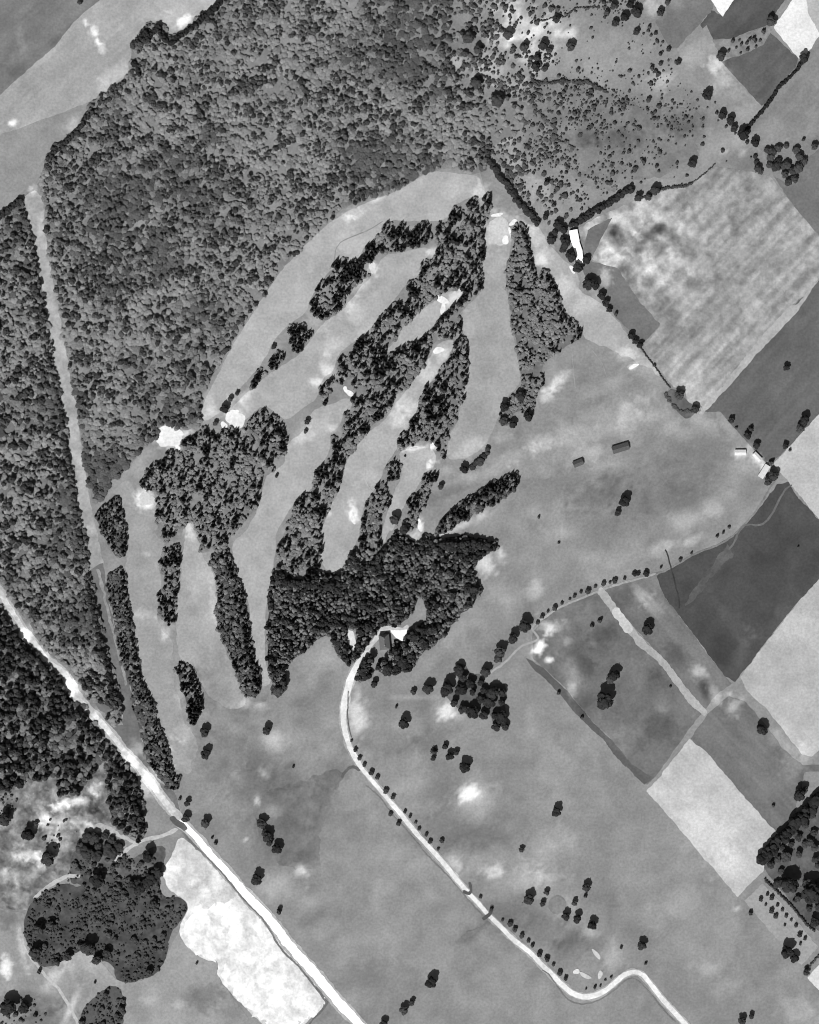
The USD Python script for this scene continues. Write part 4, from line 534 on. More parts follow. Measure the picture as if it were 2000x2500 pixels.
# ------------------------------------------------------------------ lone trees, groves, hedge trees (each its own object)
HOUSE = Point(*P('h 712,905')[0]).buffer(8)
def tree(t, r, label, kind='oak', name=None, hf=1.72, group=None, cat='tree'):
    x, y = P(t)[0]; rad = r * CR; h = rad * hf
    x, y = np.array([x, y]) - SHADOW * h * .27                     # the dark spot in the photograph is crown plus shade
    rad *= .78
    if group == 'garden trees of the clubhouse' and yard_hole.buffer(-.5).union(HOUSE).intersects(Point(x, y).buffer(rad * .6)): return
    plant(name or {'oak': 'broadleaf_tree', 'yew': 'dark_tree', 'spruce': 'spruce_tree', 'fir': 'spruce_tree', 'bush': 'bush'}[kind], kind, x, y, h, rad / (.5 if kind in ('oak', 'yew') else .2 if kind in ('spruce', 'fir') else 1.0), label, cat if kind != 'bush' or cat != 'tree' else 'bush', group)
LONE = '''k 1016,70 30 spruce|pointed dark tree, left of the row of four in the pasture
k 1008,118 20 yew|low round tree just below the pointed one left of the row
k 1080,45 24 yew|small upright tree topping the row in the pasture below the grove
k 1110,98 34 yew|broad dark tree in the middle of the pasture row
k 1148,80 24 yew|smaller tree touching the broad one in the pasture row
k 1203,158 46 yew|largest round tree at the right end of the pasture row
k 15,575 44 yew|tall dark tree above its black round neighbour, left pasture
k 72,652 42 yew|black round tree in the left pasture, lower of the close pair
k 82,1036 26 bush|flat dark bush at the right verge of the main road
k 1000,1450 46 yew|solitary oval tree in the bottom pasture between both roads
k 835,1622 34 oak|larger tree of the joined pair near the bottom edge
k 880,1585 24 oak|smaller tree of the joined pair near the bottom edge
k 712,1706 30 oak|tree cut by the bottom edge right of the main road
k 1588,955 40 oak|tall tree left of the ring of small trees by the drive
k 1690,922 22 oak|small tree at the upper left of the ring by the drive
k 1666,990 22 oak|small tree at the left of the ring by the drive
k 1540,668 20 oak|faint small tree alone in the pasture right of the drive
l 150,430 40 yew|single black round tree in the pasture above the drive
l 328,888 32 oak|tree at the top of the ring right of the drive
l 320,948 18 bush|small bush under the top tree of the ring
l 256,986 24 oak|small tree inside the ring near the grey disc
l 206,1060 34 yew|left of the close black pair below the grey disc
l 274,1074 38 yew|right of the close black pair below the grey disc
l 365,1110 40 yew|black tree with a pale crescent below it
l 660,1235 34 oak|leaning oval tree by itself right of the drive
l 1612,322 50 yew|ragged black tree above the walled wood
l 1640,300 30 oak|lighter crown joined to the ragged black tree
l 1452,406 14 bush|tiny bush left of the walled wood
l 1266,1690 30 oak|dark tree near the bottom edge, right part
l 1320,1668 22 oak|paler tree right of the dark one near the bottom edge
l 1650,1402 26 oak|tree at the white field corner on the right
l 1315,1052 20 bush|small bush at the left corner of the paddock
l 1536,1262 56 yew|big dark tree in the paddock
l 1580,1312 36 yew|smaller tree leaning on the big paddock tree
l 1552,850 74 yew|huge black tree inside the walled wood near its left corner
l 1690,900 84 yew|broadest black crown inside the walled wood
l 1660,860 44 oak|grey crown above the broadest one in the walled wood
l 1606,690 28 oak|small tree in the middle of the walled wood
l 1672,612 34 oak|upper slim tree of the walled wood
l 1700,650 30 oak|slim tree just below the upper one in the walled wood
l 1704,722 28 oak|tree at the right edge of the walled wood
l 1700,1090 40 yew|dark tree at the lower corner of the walled wood
l 1580,975 18 bush|bush under the huge black tree of the walled wood
g 1240,1430 36 oak|grey tree below the small left island
g 1246,1562 40 yew|slim black tree south of the grey one on the left fairway
g 1612,1422 36 oak|lone grey tree in the pasture below the thin fairway tail
j 1132,385 26 oak|small tree right of the road above the stream crossing
j 1085,365 14 bush|tiny bush between the strip end and the road
j 1126,472 32 oak|tree right beside the stream crossing of the main road
j 1244,500 34 oak|slim tree right of the stream crossing in the rough
j 1582,500 36 oak|grey upper tree of the leaning trio in the left pasture
j 1552,832 46 yew|black oval tree alone between main road and pasture
j 1300,630 16 bush|tiny bush on the right verge of the main road
j 1280,600 12 bush|tinier bush above it on the road verge
j 182,560 52 yew|ragged black tree at the left of the bare clearing
j 222,512 18 oak|small tree touching the ragged black one
j 42,470 50 oak|dark thicket tree at the left edge of the clearing
j 132,268 34 yew|dark tree on the south rim of the south-west wood
j 305,700 58 oak|dark crown left of the oval thicket
j 902,690 50 yew|black tree in the pale fork of the side track
j 595,832 56 yew|black crown at the top of the dark heather
j 930,990 30 oak|small dark tree on the right of the heather
j 220,1275 44 oak|tall dark tree on the left rim of the heather
j 346,1340 28 oak|small tree on the lower rim of the heather
j 418,1302 34 oak|dark tree at the lower notch of the heather
j 540,1242 54 oak|black crown in the lower middle of the heather
j 592,1322 36 oak|crown on the lower point of the heather
j 650,1280 32 oak|crown right of the heather's lower point
j 900,1402 30 oak|tree on the bottom bulge of the heather
j 292,1006 24 oak|single small tree high in the left heather
j 240,1136 44 oak|broad dark crown in the left heather
j 312,1112 32 oak|crown right of the broad one in the left heather
j 66,1592 62 yew|wide black tree in the bottom left corner
j 156,1602 46 yew|upright black tree beside the wide one, bottom left
j 215,1665 18 bush|bush below the two black corner trees
j 640,1540 22 oak|tree on top of the small heather patch
j 735,1620 26 oak|tree at the right of the small heather patch
j 240,1402 20 bush|bush below the left rim of the heather
j 574,1470 12 bush|tiny bush in the meadow below the heather
j 1186,1355 12 bush|tiny bush on the meadow right of the heather
i 560,42 44 yew|tall dark tree in the broad eastern meadow
i 516,118 26 yew|small tree below the tall one in the eastern meadow
i 700,808 46 yew|dark tree right of the bright worn path
i 500,1085 46 yew|upper black tree above the huge crown in the rough field
i 470,1120 32 oak|grey crown between the two black trees of the rough field
i 440,1225 70 yew|huge black crown in the rough grey field
i 1386,1412 46 yew|black tree between the two lower right fields
i 160,1206 16 bush|small bush on the dark strip's edge
i 300,1352 14 bush|smaller bush lower on the dark strip's edge
i 832,1170 11 bush|speck of a bush in the rough field near the path
i 410,770 20 bush|low bush in the rough field below the track
i 360,800 18 bush|bush left of the low one in the rough field
i 160,305 11 bush|speck of a bush in the broad meadow
i 40,150 13 bush|dark speck bush below the diagonal strip
i 1600,330 11 bush|dark speck in the largest dark field
f 1530,722 28 yew|lone tree in the middle of the big dark field
f 1200,1042 24 oak|small round tree on the lower edge of the big dark field
f 1228,1092 12 bush|tiny bush on the lower edge of the big dark field
f 1318,1090 28 spruce|pointed black tree on the field edge above the farm sheds
f 1298,1130 30 yew|round black tree under the pointed one above the farm sheds
f 1352,1192 28 yew|black tree closest above the farm sheds
f 1640,1035 42 yew|leaning dark tree at the pale field's corner
f 1612,1085 32 oak|paler crown under the leaning dark tree
f 1525,1195 26 yew|dark hooked tree at the tip of the pale field
f 1550,1225 14 bush|small bush hanging from the hooked tree
f 1440,1298 22 bush|bush at the crossing beside the farm sheds
f 1455,1370 38 oak|dark crown right of the elongated farm shed
f 1422,1402 34 oak|dark crown below the elongated farm shed
f 505,406 18 bush|single bush on the hedge line by the dark wedge plot
f 600,532 30 yew|upper tree of the hedge clump by the dark wedge plot
f 622,565 26 yew|middle tree of the hedge clump by the dark wedge plot
f 652,588 26 yew|lower tree of the hedge clump by the dark wedge plot
f 735,716 14 bush|tiny bush on the thin hedge of the mottled field
f 890,885 38 oak|dark tree in the hedge corner below the mottled field
f 980,972 30 oak|tree at the very tip of the mottled field
f 345,215 48 yew|black tree at the head of the hedge clump east of the course
f 385,225 36 yew|second black tree of the hedge clump east of the course
f 420,290 34 yew|middle tree going down the hedge clump east of the course
f 445,335 30 yew|lower tree of the hedge clump east of the course
f 465,375 24 yew|last tree of the hedge clump east of the course
c 1056,562 40 yew|big round black tree on the strip field's left edge
c 1147,682 34 yew|round black tree further down the strip field's edge
c 1110,675 14 bush|small bush left of the round edge tree
c 1195,715 36 yew|tree where the edge row meets the hedge
c 1215,765 30 yew|dark tree in the hedge corner, lower left
c 1275,792 50 yew|broad black tree at the hedge corner's bottom
c 1638,338 38 yew|black tree where the hedge meets the white square field
c 1440,120 38 oak|dark tree at the left corner of the white square field
c 1342,848 34 yew|dark tree between the hedge corner and the round grove
c 882,368 23 yew|upright dark tree on the heath's upper right edge
c 822,292 18 oak|tree on the heath's right edge above the upright one
c 774,380 16 oak|tree left of the upright dark one on the heath
c 772,322 16 bush|small bush on the heath's right edge
c 722,404 20 bush|bush in the upper heath near the field edge
c 742,196 15 oak|tree on the heath's edge near the dark field
c 705,156 18 bush|bush above it on the heath's edge
c 772,68 30 oak|leaning tree by the pale track at the top edge
c 815,8 24 oak|tree cut by the top edge above the mid-dark field
c 630,186 25 oak|dark tree under the black clump of the upper heath
c 965,972 36 yew|big dark tree with a long smudge in the lower heath
c 702,595 21 oak|medium tree in the middle of the heath
c 748,996 15 oak|small round tree in the lower heath
c 672,966 20 bush|round bush left of the small tree in the lower heath
c 1138,328 38 oak|spreading tree at the head of the pale strip field
c 82,1295 26 yew|tree beside the lower end of the slanting hedge
c 130,1228 20 bush|bush in the pale lower heath
c 90,1090 26 bush|grey bush at the left of the lower heath
c 1700,872 28 oak|tree right of the round grove near the edge
c 1632,835 16 bush|small bush above the grove near the right edge
h 655,1145 30 yew|small round tree below the clubhouse garden
h 890,1195 22 oak|small tree left of the round one before the grove
h 980,1168 42 oak|round grey tree just left of the dark grove
h 785,1290 14 bush|tiny bush in the pasture below the clubhouse
h 838,1372 46 yew|dark pear-shaped tree in the pasture below the clubhouse
h 165,1652 12 bush|speck of a bush left of the drive
h 1565,785 52 yew|upper black tree of the chain along the curving track
h 1492,862 44 yew|second black tree of the chain along the curving track
h 1415,945 44 oak|third tree of the chain along the curving track
h 1398,990 34 oak|grey crown under the third tree of the chain
h 1325,1070 38 oak|grey tree of the chain next to the dark grove
h 80,1180 44 oak|grey crown at the lower tail of the central wood
e 1195,1332 34 yew|black tree at the tip of the teardrop thicket
e 1490,1060 34 yew|round black tree below the wedge wood
e 1582,1012 40 yew|slim black tree below the wedge wood
e 1432,1040 36 oak|grey round tree at the lower end of the wedge wood
e 1440,955 40 yew|black crown on the lower left of the wedge wood
e 1535,890 42 yew|black crown on the lower rim of the wedge wood
e 780,1630 40 oak|grey upright thicket between the two small islands
e 838,1690 40 yew|black crown where the small islands meet the central wood
e 250,1050 22 oak|small grey tree on the third fairway's left edge
e 240,1110 18 bush|bush below the small grey tree on the third fairway
e 65,1380 18 bush|bush under the western island's right corner
e 1055,1440 24 oak|faint grey crown right of the second small island
e 836,1262 9 bush|dark speck on the short tapering fairway
d 1650,600 20 yew|single small spruce-dark tree on the outer fairway
d 1432,882 18 oak|small tree in the gap near the oval green
d 1390,915 22 oak|dark tree in the gap above the oval green
d 1358,968 36 yew|dark tree just above the oval green
d 1300,1060 20 oak|faint tree left of the set-apart bunker
a 485,8 20 oak|dark tree on the field boundary at the top edge
c 630,62 43 yew|largest black crown of the clump at the top of the heath
c 590,20 31 yew|black crown cut by the top edge above the heath
c 560,95 36 yew|black crown on the left of the clump at the top of the heath
c 500,130 28 oak|ragged crown trailing left from the top clump
c 492,28 28 oak|dark crown left of the top clump
c 450,70 23 oak|grey crown furthest left of the top clump
c 72,262 39 yew|large black crown in the left upper heath
c 108,295 25 oak|crown under the large black one in the left upper heath
c 236,268 36 oak|dark blocky tree in the upper heath
c 30,340 28 oak|dark tree on the far left of the upper heath
c 25,395 36 yew|black crown low on the far left of the upper heath
c 80,405 25 oak|crown right of the low black one in the upper heath
c 150,108 31 oak|grey tree on the track line of the upper heath
c 640,1180 30 oak|tree where the long hedge thins out
c 700,1178 26 oak|tree right of the thinning hedge
c 742,1135 36 oak|dark tree above the thinning hedge
b 1225,215 43 oak|dark crown at the ragged corner of the north wood
b 1280,290 36 oak|second dark crown at the ragged corner of the north wood
b 1460,200 39 oak|tall dark tree in the bare patch right of the north wood
b 1555,280 34 oak|dark tree in the white scuffed ground of the heath
b 1270,490 43 oak|dark crown on the heath's ragged left rim
b 1400,590 47 oak|widest dark crown of the heath's left rim'''
for row in LONE.split('\n'):
    head, label = row.split('|'); c_, xy, r, kind = head.split(); tree(f'{c_} {xy}', float(r), label, kind)
def run(text, r, label, group, kind='oak', hf=1.5, name=None, cat='tree'):
    crop = None; q = 0
    for w in text.split():
        if w.isalpha(): crop = w; continue
        q += 1; wx, wy = map(float, w.split(',')); w = f'{wx + R_.uniform(-7, 7):.1f},{wy + R_.uniform(-7, 7):.1f}'; tree(f'{crop} {w}', r * R_.uniform(.62, 1.3), label, kind, name, hf * R_.uniform(.8, 1.15), group, cat)
run('k 520,20 545,75 570,125 595,160 630,200 665,235 730,320 765,355 838,440 865,470 895,510 925,550 965,582 995,620 1030,665 1052,620 745,455 800,512 1290,957 1350,1027 1420,1090 1465,1115 1500,1150 1540,1185 1575,1225 1610,1250 1650,1295 1690,1325 l 10,1245 50,1290 90,1322 130,1360 165,1412 205,1447 540,1262', 17, 'small roadside tree in the row along the clubhouse drive', 'young trees along the drive', 'oak')
run('l 330,1507 375,1502 415,1492 440,1460 470,1440 690,1350', 12, 'faint shrub inside the bend of the drive', 'shrubs at the drive bend', 'bush')
run('i 30,790 65,747 100,716 135,696 175,668 220,645 258,622 295,603 335,587 383,566 430,556 465,541 505,531 553,514', 17, 'small tree in the even row along the curving track', 'young trees along the curving track', 'oak')
run('i 622,495 645,488 682,483', 26, 'larger dark tree ending the row along the curving track', 'end trees of the track row', 'yew')
run('i 1120,266 1150,245 1182,212 955,360 885,405 780,455', 14, 'faint bush beside the track near the farm sheds', 'bushes by the upper track', 'bush')
run('l 1415,937 1445,966 1475,1000 1505,1032 1530,1066 1560,1100 1590,1132 1410,1000 1440,1032 1465,1066 1523,1130 1380,970 1610,1180 1640,1205 1612,1240', 15, 'young tree of the planted rows in the pale paddock', 'orchard trees in the paddock', 'oak')
run('h 1100,1165 1085,1205 1165,1060 1195,1110 1240,1140 1290,1130 1180,1180 1240,1200 1310,1190 1375,1190 1425,1195 1140,1250 1290,1240 1350,1250 1420,1260 1190,1290 1260,1310 1310,1320 1390,1330 1430,1340 1390,1400 1435,1405', 44, 'large dark tree packed in the square grove below the curving track', 'trees of the dark grove', 'yew', 1.7)
run('c 1450,900 1480,880 1530,880 1590,890 1610,930 1630,965 1600,1000 1570,1070 1540,1090 1520,1040 1470,990 1440,985 1425,985 1480,960 1530,980 1560,1020 1500,1000 1405,895 1435,932', 32, 'dark tree of the ring-shaped grove at the right edge', 'trees of the round grove', 'oak', 1.5)
run('j 490,635 535,590 580,580 630,590 680,610 715,645 690,680 640,690 590,700 540,680 500,660 600,640 560,630 650,650', 40, 'dark crown of the oval thicket below the bare clearing', 'trees of the oval thicket', 'oak', 1.2)
run('j 800,870 830,860 860,865 890,850 915,830 945,815 960,800 850,890', 40, 'black crown of the short dark bar at the top of the heather', 'trees of the black bar', 'yew', 1.5)
run('j 1590,530 1605,560 1620,595 1625,625', 26, 'slim tree of the leaning trio in the left pasture', 'leaning trees of the left pasture', 'oak')
run('c 165,1345 185,1370 140,1400 125,1430 190,1430 f 190,10 215,40 240,55 200,-30 285,120 325,75', 36, 'black tree huddled around the long white building', 'trees around the white building', 'yew', 1.5)
run('c 1345,945 1350,970 1360,1000 1375,1030 1300,855', 24, 'dark shrub tree on the short hedge left of the round grove', 'shrubs left of the round grove', 'oak')
run('c 1205,240 1240,235 1265,265 1290,250 1310,235 1330,220 1350,240 1375,235 1390,180 1300,290 1350,275 1225,290 1180,300 1260,320', 17, 'small bush of the rough strip between two dark fields', 'bushes of the rough strip', 'bush')
run('e 1240,1325 1265,1300 1290,1285 1310,1260 1330,1240 1340,1215', 32, 'grey crown of the teardrop thicket below the straight fairway', 'crowns of the teardrop thicket', 'oak', 1.1)
run('h 580,1070 600,1030 640,975 560,1110 610,1090 570,830 640,830 580,900 440,900 470,960 520,1000 700,890 720,930 760,940 800,960 700,1050 760,1030 820,1010 880,970 740,1070 800,1050 860,1040 830,880 900,900 960,900 1010,870', 36, 'dark garden tree around the clubhouse and drive end', 'garden trees of the clubhouse', 'yew', 1.5)

run('l 1500,660 1530,700 1480,720 1440,760 1580,570 1640,520 1690,460 1660,1020 1720,1010 1720,860 1600,600 1560,640 1700,560 1600,960 1480,870 1640,640 1720,760 1500,800', 34, 'dark tree filling the shade inside the walled wood', 'shade trees of the walled wood', 'oak', 1.3)
run('h 862,850 892,842 922,834 950,828 980,816 1010,806 1040,798', 40, 'tall black tree in the row right of the gravel forecourt', 'black row right of the forecourt', 'yew', 2.2)
run('h 690,1040 720,1030 750,1035 790,1020 820,1000 850,985 875,965', 32, 'tall black tree in the curved row below the clubhouse', 'black curved row below the clubhouse', 'yew', 2.2)
def rim_row(text, step, r, label, group, kind='fir', hf=2.0):
    for x, y in dense(P(text), step * CR) + 0:
        px, py = x / M_PX + 1000 + R_.uniform(-3, 3), 1250 - y / M_PX + R_.uniform(-3, 3)
        tree(f'o {px * .8625:.1f},{py * .8625:.1f}', r * R_.uniform(.8, 1.2), label, kind, 'spruce_tree' if kind == 'fir' else 'dark_tree', hf * R_.uniform(.85, 1.15), group, 'spruce tree' if kind == 'fir' else 'tree')
rim_row('g 1370,390 1400,470 1435,560 1450,660 1465,780 1485,900 1510,1020 1535,1130', 40, 25, 'black spruce on the right rim of the long dark island', 'rim spruces of the long dark island')
rim_row('g 735,480 752,600 778,780 812,960 842,1100 885,1210 930,1340 962,1440 1000,1570 1030,1690 j 1050,250', 44, 22, 'black spruce on the right rim of the conifer strip beside the left fairway', 'rim spruces of the conifer strip')
rim_row('g 610,130 660,85 700,60 725,150 740,260 745,360', 40, 24, 'black spruce on the upper rim of the conifer strip beside the ride', 'upper rim spruces of the conifer strip')
rim_row('g 1080,1060 1140,1080 1165,1140 1195,1220 1205,1310', 36, 26, 'black spruce on the rim of the small southern island', 'rim spruces of the southern island')
rim_row('f 100,190 140,270 160,350 195,420 240,470 280,500', 34, 24, 'black spruce on the right rim of the eastern wedge wood', 'rim spruces of the eastern wedge wood')
rim_row('b 1500,1370 1550,1370 f -60,-90 -20,-20 0,150 60,180', 40, 24, 'black spruce along the upper tip of the eastern wedge wood', 'upper rim spruces of the eastern wedge wood')
rim_row('e 1040,1710 1080,1660 1150,1605 1240,1535 1330,1470 1410,1420 1490,1380', 34, 24, 'black spruce on the upper rim of the diagonal strip', 'rim spruces of the diagonal strip')
rim_row('e 650,510 710,440 770,380 810,350', 32, 22, 'black spruce on the upper rim of the branching wood beside the second fairway', 'rim spruces beside the second fairway')
rim_row('e 810,640 880,610 950,560 1000,520 1060,450 1120,400', 34, 20, 'black spruce on the lower rim of the pocket hole', 'rim spruces of the pocket hole')
rim_row('d 870,1430 880,1380 930,1330 960,1310', 34, 26, 'black spruce on the left shoulder of the western island', 'left rim spruces of the western island')
rim_row('d 1110,1170 1180,1140 1250,1110 1310,1150', 36, 26, 'black spruce on the upper rim of the western island by the round green', 'upper rim spruces of the western island')
rim_row('d 1640,1040 1690,1110 e 110,1150 115,1220', 36, 28, 'black spruce on the right rim of the western island', 'right rim spruces of the western island')
rim_row('h 1080,310 1150,295 1230,300 1300,310 1370,325', 34, 34, 'black tree on the north rim of the central wood', 'north rim trees of the central wood', 'yew', 2.2)
rim_row('h 70,500 110,500 150,530 h 300,550 350,540 400,550 440,545', 34, 34, 'black tree on the rim of the central wood under the fairway ends', 'fairway rim trees of the central wood', 'yew', 2.2)
rim_row('h 550,430 600,440 650,440 690,430', 34, 32, 'black tree where the small islands join the central wood', 'joining trees of the central wood', 'yew', 2.2)
rim_row('h 1225,560 1265,580', 34, 36, 'black tree on the right bulge of the central wood', 'right bulge trees of the central wood', 'yew', 2.0)
rim_row('g 535,580 560,680 585,790 620,930 645,1040 675,1170 705,1290', 34, 24, 'black tree on the west wood rim along the lower ride', 'rim trees along the lower ride', 'yew', 2.0)
rim_row('d 190,250 225,420 260,560 d 335,830 365,960 385,1150 410,1330 440,1480 g 470,220 500,320', 44, 18, 'dark tree on the west wood rim along the upper ride', 'rim trees along the upper ride', 'oak', 1.9)
rim_row('g 0,720 70,820 150,920 240,1010 310,1075 370,1140', 38, 26, 'black tree of the dark rim below the upper white road', 'rim trees below the white road', 'yew', 1.8)
# ------------------------------------------------------------------ hedges: each one a thing of its own
def hedge(text, width, h, label, look='dark', seed=0, gap=0.0):
    rng = np.random.default_rng(seed); line = dense(P(text), max(.9, width * .34)); parts = []
    side = np.gradient(line, axis=0); side = np.c_[-side[:, 1], side[:, 0]] / np.linalg.norm(side, axis=1)[:, None]
    line = line - SHADOW * h * .35
    for p, s in zip(line, side):
        if rng.uniform() < gap: continue
        for _ in range(2 if width > 3 else 1):
            c = p + s * rng.uniform(-.28, .28) * width; r = width * rng.uniform(.26, .44); hh = h * rng.uniform(.62, 1.0)
            v, f = lump(rng, np.array([c[0], c[1], hh * .55]), r, hh * .5 / r, 1); v[:, 2] = np.maximum(v[:, 2], 0); parts.append((v, f))
    v, f = join(parts); v, f = join([(v, f), tufts(rng, v, len(parts) * 8, .22 * min(width, 4) * .5)])
    tag(put_mesh('/World/' + numbered('hedge'), v, f, LOOK[look]), label, 'hedge')
hedge('c 240,1345 300,1310 360,1275 430,1230 500,1190 550,1155 600,1125', 7.5, 7.5, 'thick black hedge along the top of the mottled field', 'dark', 1)
hedge('c 640,1190 700,1180 740,1140 850,1122 920,1115 960,1100', 3.2, 2.6, 'thinner patchy hedge continuing above the mottled field', 'scrub', 2, .12)
hedge('c 960,1100 1000,1070 1050,1030 1100,985', 1.8, 1.6, 'fine dark hedge line curling up beside the mottled field', 'scrub', 3)
hedge('c 1290,775 1340,712 1380,670 1430,605 1490,512 1540,470 1590,420 1625,365', 4.0, 4.0, 'straight dark hedge running up to the white square field', 'dark', 4, .05)
hedge('b 1330,930 1360,990 1420,1060 1460,1110 1510,1190 1560,1240 1610,1300 1640,1330', 8.0, 6.5, 'thick slanting hedge of dark trees above the white bunkers', 'oak', 5)
hedge('f 655,610 690,665 740,725 790,800 830,850', 1.9, 1.8, 'thin dark hedge along the left side of the mottled field', 'scrub', 6)
hedge('l 1850,225 1725,350 1660,420 1580,500 1490,590 1430,660 1400,715', 14.0, 15.0, 'tall black hedge wall along the upper side of the walled wood', 'dark', 7)
hedge('l 1400,850 1440,890 1500,950 1540,985 1600,1060 1660,1130 1700,1160', 3.0, 3.0, 'low dark hedge along the paddock side of the walled wood', 'scrub', 8)
hedge('a -60,1330 0,1300 60,1250 130,1190', 6.5, 8.0, 'black hedge closing the wedge field at the head of the ride', 'dark', 9)
hedge('a 300,940 350,885 420,830 490,760 530,690 560,660', 6.0, 8.0, 'dark rim hedge of the north wood against the pale field', 'oak', 10)
hedge('a 600,610 650,600 700,560 720,510 760,480', 4.5, 6.0, 'ragged rim hedge of the north wood in the middle of its edge', 'oak', 11, .1)
hedge('a 1030,250 1100,200 1180,140 1230,90 1300,40 1330,-10', 6.0, 8.0, 'dark rim hedge of the north wood at the top edge', 'dark', 12)
hedge('a 830,240 880,180 900,220 960,140 980,200 1010,230', 6.0, 8.5, 'black bulge of rim hedge at the corner of the north wood', 'dark', 13)
hedge('a 810,370 830,400 845,440', 6.5, 7.0, 'short black clump on the north wood edge below the corner', 'dark', 14)
hedge('c 0,485 60,500 180,485 240,490 330,485 380,520 440,545', 4.0, 3.0, 'dark crooked line of shrubs crossing the upper heath', 'scrub', 15, .12)
hedge('f 800,890 850,960 900,1000 950,990', 4.5, 1.8, 'grey scrubby hedge wrapping the damp hedge corner', 'scrub', 16, .15)
hedge('l 1725,1310 1690,1350 1650,1390', 3.0, 2.2, 'dull hedge between the paddock and the white field corner', 'scrub', 17)
hedge('c 0,125 70,120 140,100 200,95 260,45 390,40', 2.2, 2.0, 'thin dark shrub line along the very top of the heath', 'scrub', 18, .15)

# ------------------------------------------------------------------ heath bushes: the 300 largest singly, the rest one mass
def heath_label(x, y):
    px, py = x / M_PX + 1000, 1250 - y / M_PX
    for test, w in ((px < 1290 and py < 190, 'among the white scuffed patches right of the north wood'), (px < 1290 and py < 330, "on the heath's dense left rim"), (px < 1330, 'beside the thick slanting hedge'), (py < 120, 'at the very top of the heath'), (py < 230, 'on the smooth pale part of the upper heath'), (py < 350, 'on the speckled middle of the heath')):
        if test: return 'dark rounded bush ' + w, 'bush', 'heath bushes ' + w
    return 'dark rounded bush on the lower heath above the mottled field hedge', 'bush', 'heath bushes above the hedge'
rng = np.random.default_rng(5); q = scatter(heath, 3.1, 55)
dn = np.zeros(len(q))
for t, rx, ry, w in (('c 350,650', 420, 200, .75), ('c 850,720', 200, 120, .55), ('c 150,900', 260, 170, .65), ('c 600,900', 240, 120, .6), ('c 430,1060', 200, 90, .5), ('b 1350,250', 160, 260, .6), ('b 1450,560', 260, 130, .85), ('b 1450,760', 200, 140, .7), ('c 100,60', 260, 60, .6), ('c 480,60', 170, 90, .7), ('b 1600,400', 160, 160, .55), ('c 750,450', 160, 120, .25), ('c 700,250', 120, 120, .25), ('b 1500,1000', 120, 120, .5), ('b 1420,1120', 120, 120, .6), ('c 160,1150', 260, 120, .25)):
    x, y = P(t)[0]; dn = np.maximum(dn, w * np.exp(-(((q[:, 0] - x) / (rx * CR)) ** 2 + ((q[:, 1] - y) / (ry * CR)) ** 2) ** 1.5))
cl = fbm2(q, 9, 66, 3); q_ = q[rng.uniform(0, 1, len(q)) < dn * np.clip((cl - .30) * 3.2, 0, 1.2) + .025]
west = np.clip((60 - (q_[:, 0] - P('c 0,0')[0][0])) / 200, 0, 1)
r_ = (rng.gamma(2.0, .42, len(q_)) + .45) * (1 + .75 * west); order = np.argsort(-r_)
for k in order[:290]:
    plant('bush', 'bush', q_[k][0], q_[k][1], min(r_[k] * 1.35, 4.2), min(r_[k], 4), *heath_label(*q_[k]))
it = np.array([(q_[k][0], q_[k][1], r_[k] * 1.3, r_[k]) for k in order[290:]]); mass('heath_scrub', 'small dark scrub peppered between the heath bushes', 'scrub', it, ('bush',), 9)
rng = np.random.default_rng(6); hs = []
for g, sp, s in ((round_scrub, 4.0, 1), (lower_scrub, 4.0, 2), (poly('j 640,880 800,870 960,830 960,1000 700,1020'), 3.2, 3), (poly('j 480,1000 760,950 760,1170 480,1150'), 4.0, 4), (poly('j 480,1220 680,1240 660,1360 540,1300'), 4.0, 5), (poly('j -150,1570 200,1560 300,1680 200,1760 -150,1760'), 6.0, 6), (poly('j 0,330 120,300 90,500 0,560'), 5, 7), (poly('j 260,480 420,480 500,560 300,700 260,640'), 6, 8), (poly('j 430,720 470,640 760,700 900,690 970,800 780,870 560,820 400,870'), 3.6, 9)):
    p = scatter(g, sp, 400 + s); k = fbm2(p, 9, 500 + s, 3); p = p[k > .44]; r = rng.gamma(2.2, .5, len(p)) + .5; hs += [(a[0], a[1], b * 1.2, b) for a, b in zip(p, r)]
mass('heather_scrub', 'dark low scrub covering the rounded heather patches, lower left', 'scrub', hs, ('bush',), 10)

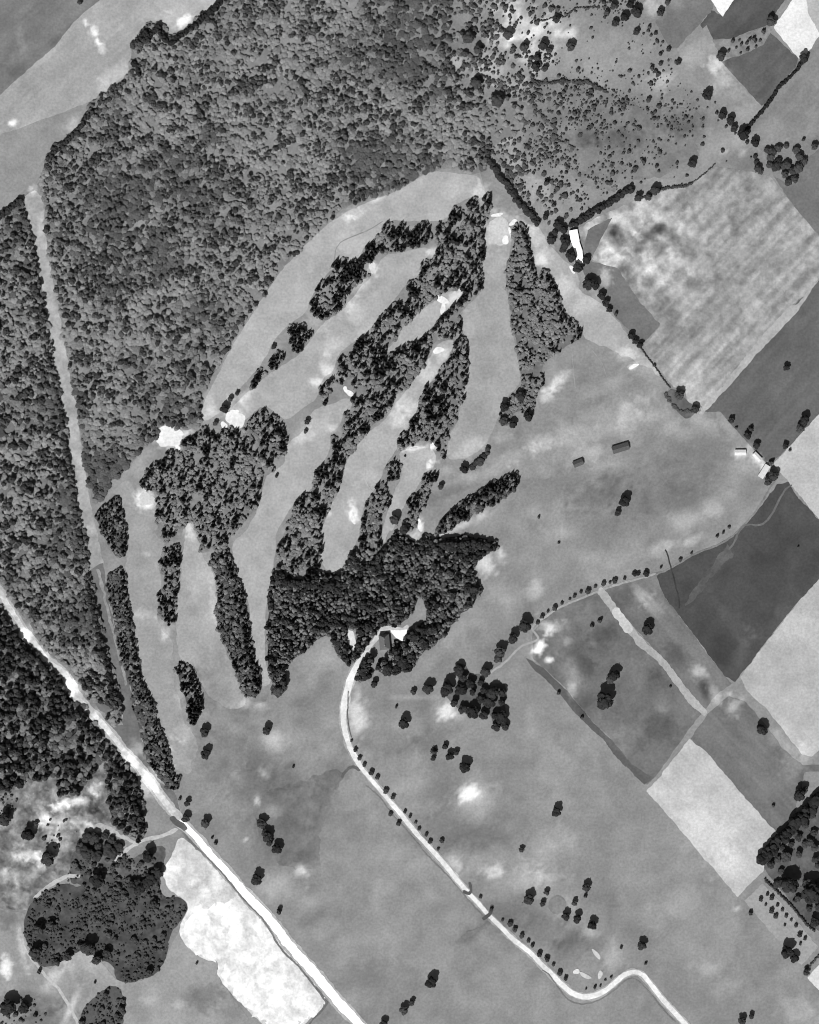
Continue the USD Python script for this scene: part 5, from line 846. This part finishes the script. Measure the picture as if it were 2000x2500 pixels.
# ------------------------------------------------------------------ buildings
def box(x0, y0, z0, x1, y1, z1): return trimesh.creation.box(bounds=[[x0, y0, z0], [x1, y1, z1]])
def house(name, t, length, width, ang, eave, ridge, roof, wall, label, cat, chimneys=0, hip=0.0, windows=4):
    x, y = P(t)[0]; b = UsdGeom.Xform.Define(stage, '/World/' + numbered(name)); b.AddTranslateOp().Set(Gf.Vec3d(x, y, .3)); b.AddRotateZOp().Set(ang); p = str(b.GetPath()); tag(b, label, cat)
    L, w = length / 2, width / 2
    put = lambda n, m, k: usdkit.mesh(stage, f'{p}/{n}', m, LOOK[k])
    body = np.array([[-L, -w, 0], [L, -w, 0], [L, w, 0], [-L, w, 0], [-L, -w, eave], [L, -w, eave], [L, w, eave], [-L, w, eave], [-L + hip, 0, ridge - .05], [L - hip, 0, ridge - .05]])
    put('wall', (body, np.array([[0, 1, 5], [0, 5, 4], [1, 2, 6], [1, 6, 5], [2, 3, 7], [2, 7, 6], [3, 0, 4], [3, 4, 7], [4, 8, 7], [5, 6, 9], [4, 5, 9], [4, 9, 8], [6, 7, 8], [6, 8, 9]])), wall)
    o, th = .45, .18; sl = (ridge - eave) / w
    for n, s in (('roof_slope', -1), ('roof_slope_001', 1)):
        e = np.array([[-L - o, s * (w + o), eave - sl * o], [L + o, s * (w + o), eave - sl * o], [L + (o if hip == 0 else -hip), 0, ridge], [-L - (o if hip == 0 else -hip), 0, ridge]]) + [0, 0, .03]
        put(n, trimesh.convex.convex_hull(np.vstack([e, e + [0, 0, th]])), roof)
    if hip:
        for n, s in (('hip_slope', -1), ('hip_slope_001', 1)):
            e = np.array([[s * (L + o), -w - o, eave - sl * o], [s * (L + o), w + o, eave - sl * o], [s * (L - hip), 0, ridge]]) + [0, 0, .03]; put(n, trimesh.convex.convex_hull(np.vstack([e, e + [0, 0, th]])), roof)
    put('door', box(-.6, -w - .06, 0, .6, -w + .02, 2.1), 'timber')
    for q in range(windows):
        xx = -L + (q + .5) * length / windows; xx += 1.6 if abs(xx) < 1.4 else 0
        put('window' if q == 0 else f'window_{q:03d}', box(xx - .5, -w - .05, .9, xx + .5, -w + .02, 2.1), 'pane')
    for q in range(chimneys):
        xx = (-1 if q else 1) * L * .45; put('chimney' if q == 0 else f'chimney_{q:03d}', box(xx - .45, -.4, ridge - .8, xx + .45, .4, ridge + 1.1), 'brick')
house('white_barn', 'c 251,1420', 12.0, 8.4, 101, 3.2, 4.6, 'white', 'plaster', 'white-roofed barn, uppermost of the long white row beside the hedge', 'barn')
house('white_barn', 'c 267,1482', 14.0, 7.4, 108, 3.0, 4.2, 'white', 'plaster', 'white-roofed barn in the middle of the long white row', 'barn')
house('white_barn', 'c 282,1545', 14.5, 7.0, 97, 3.0, 4.2, 'white', 'plaster', 'narrow white-roofed barn at the lower end of the long white row', 'barn')
house('dark_shed', 'f 530,1217', 18.0, 7.6, 17, 2.6, 4.3, 'tar', 'timber', 'long dark-roofed shed standing alone in the eastern meadow', 'shed')
house('dark_shed', 'f 275,1308', 10.5, 6.0, 22, 2.4, 4.0, 'tar', 'timber', 'short dark-roofed shed left of the long one in the eastern meadow', 'shed')
house('farm_shed', 'f 1393,1358', 15.0, 5.6, 58, 2.6, 3.6, 'pale', 'plaster', 'elongated pale-roofed farm shed at the end of the thin track', 'shed')
house('farm_shed', 'f 1352,1270', 10.0, 4.6, -46, 2.4, 3.2, 'pale', 'plaster', 'slim pale-roofed farm shed above the elongated one', 'shed')
house('farm_shed', 'f 1250,1244', 11.5, 5.2, 0, 2.4, 3.2, 'pale', 'plaster', 'pale-roofed farm shed furthest left near the black field trees', 'shed')
house('clubhouse', 'h 712,905', 16.0, 10.5, 96, 5.0, 8.6, 'slate', 'plaster', 'grey hip-roofed clubhouse beside the white gravel forecourt', 'house', 2, 3.0)
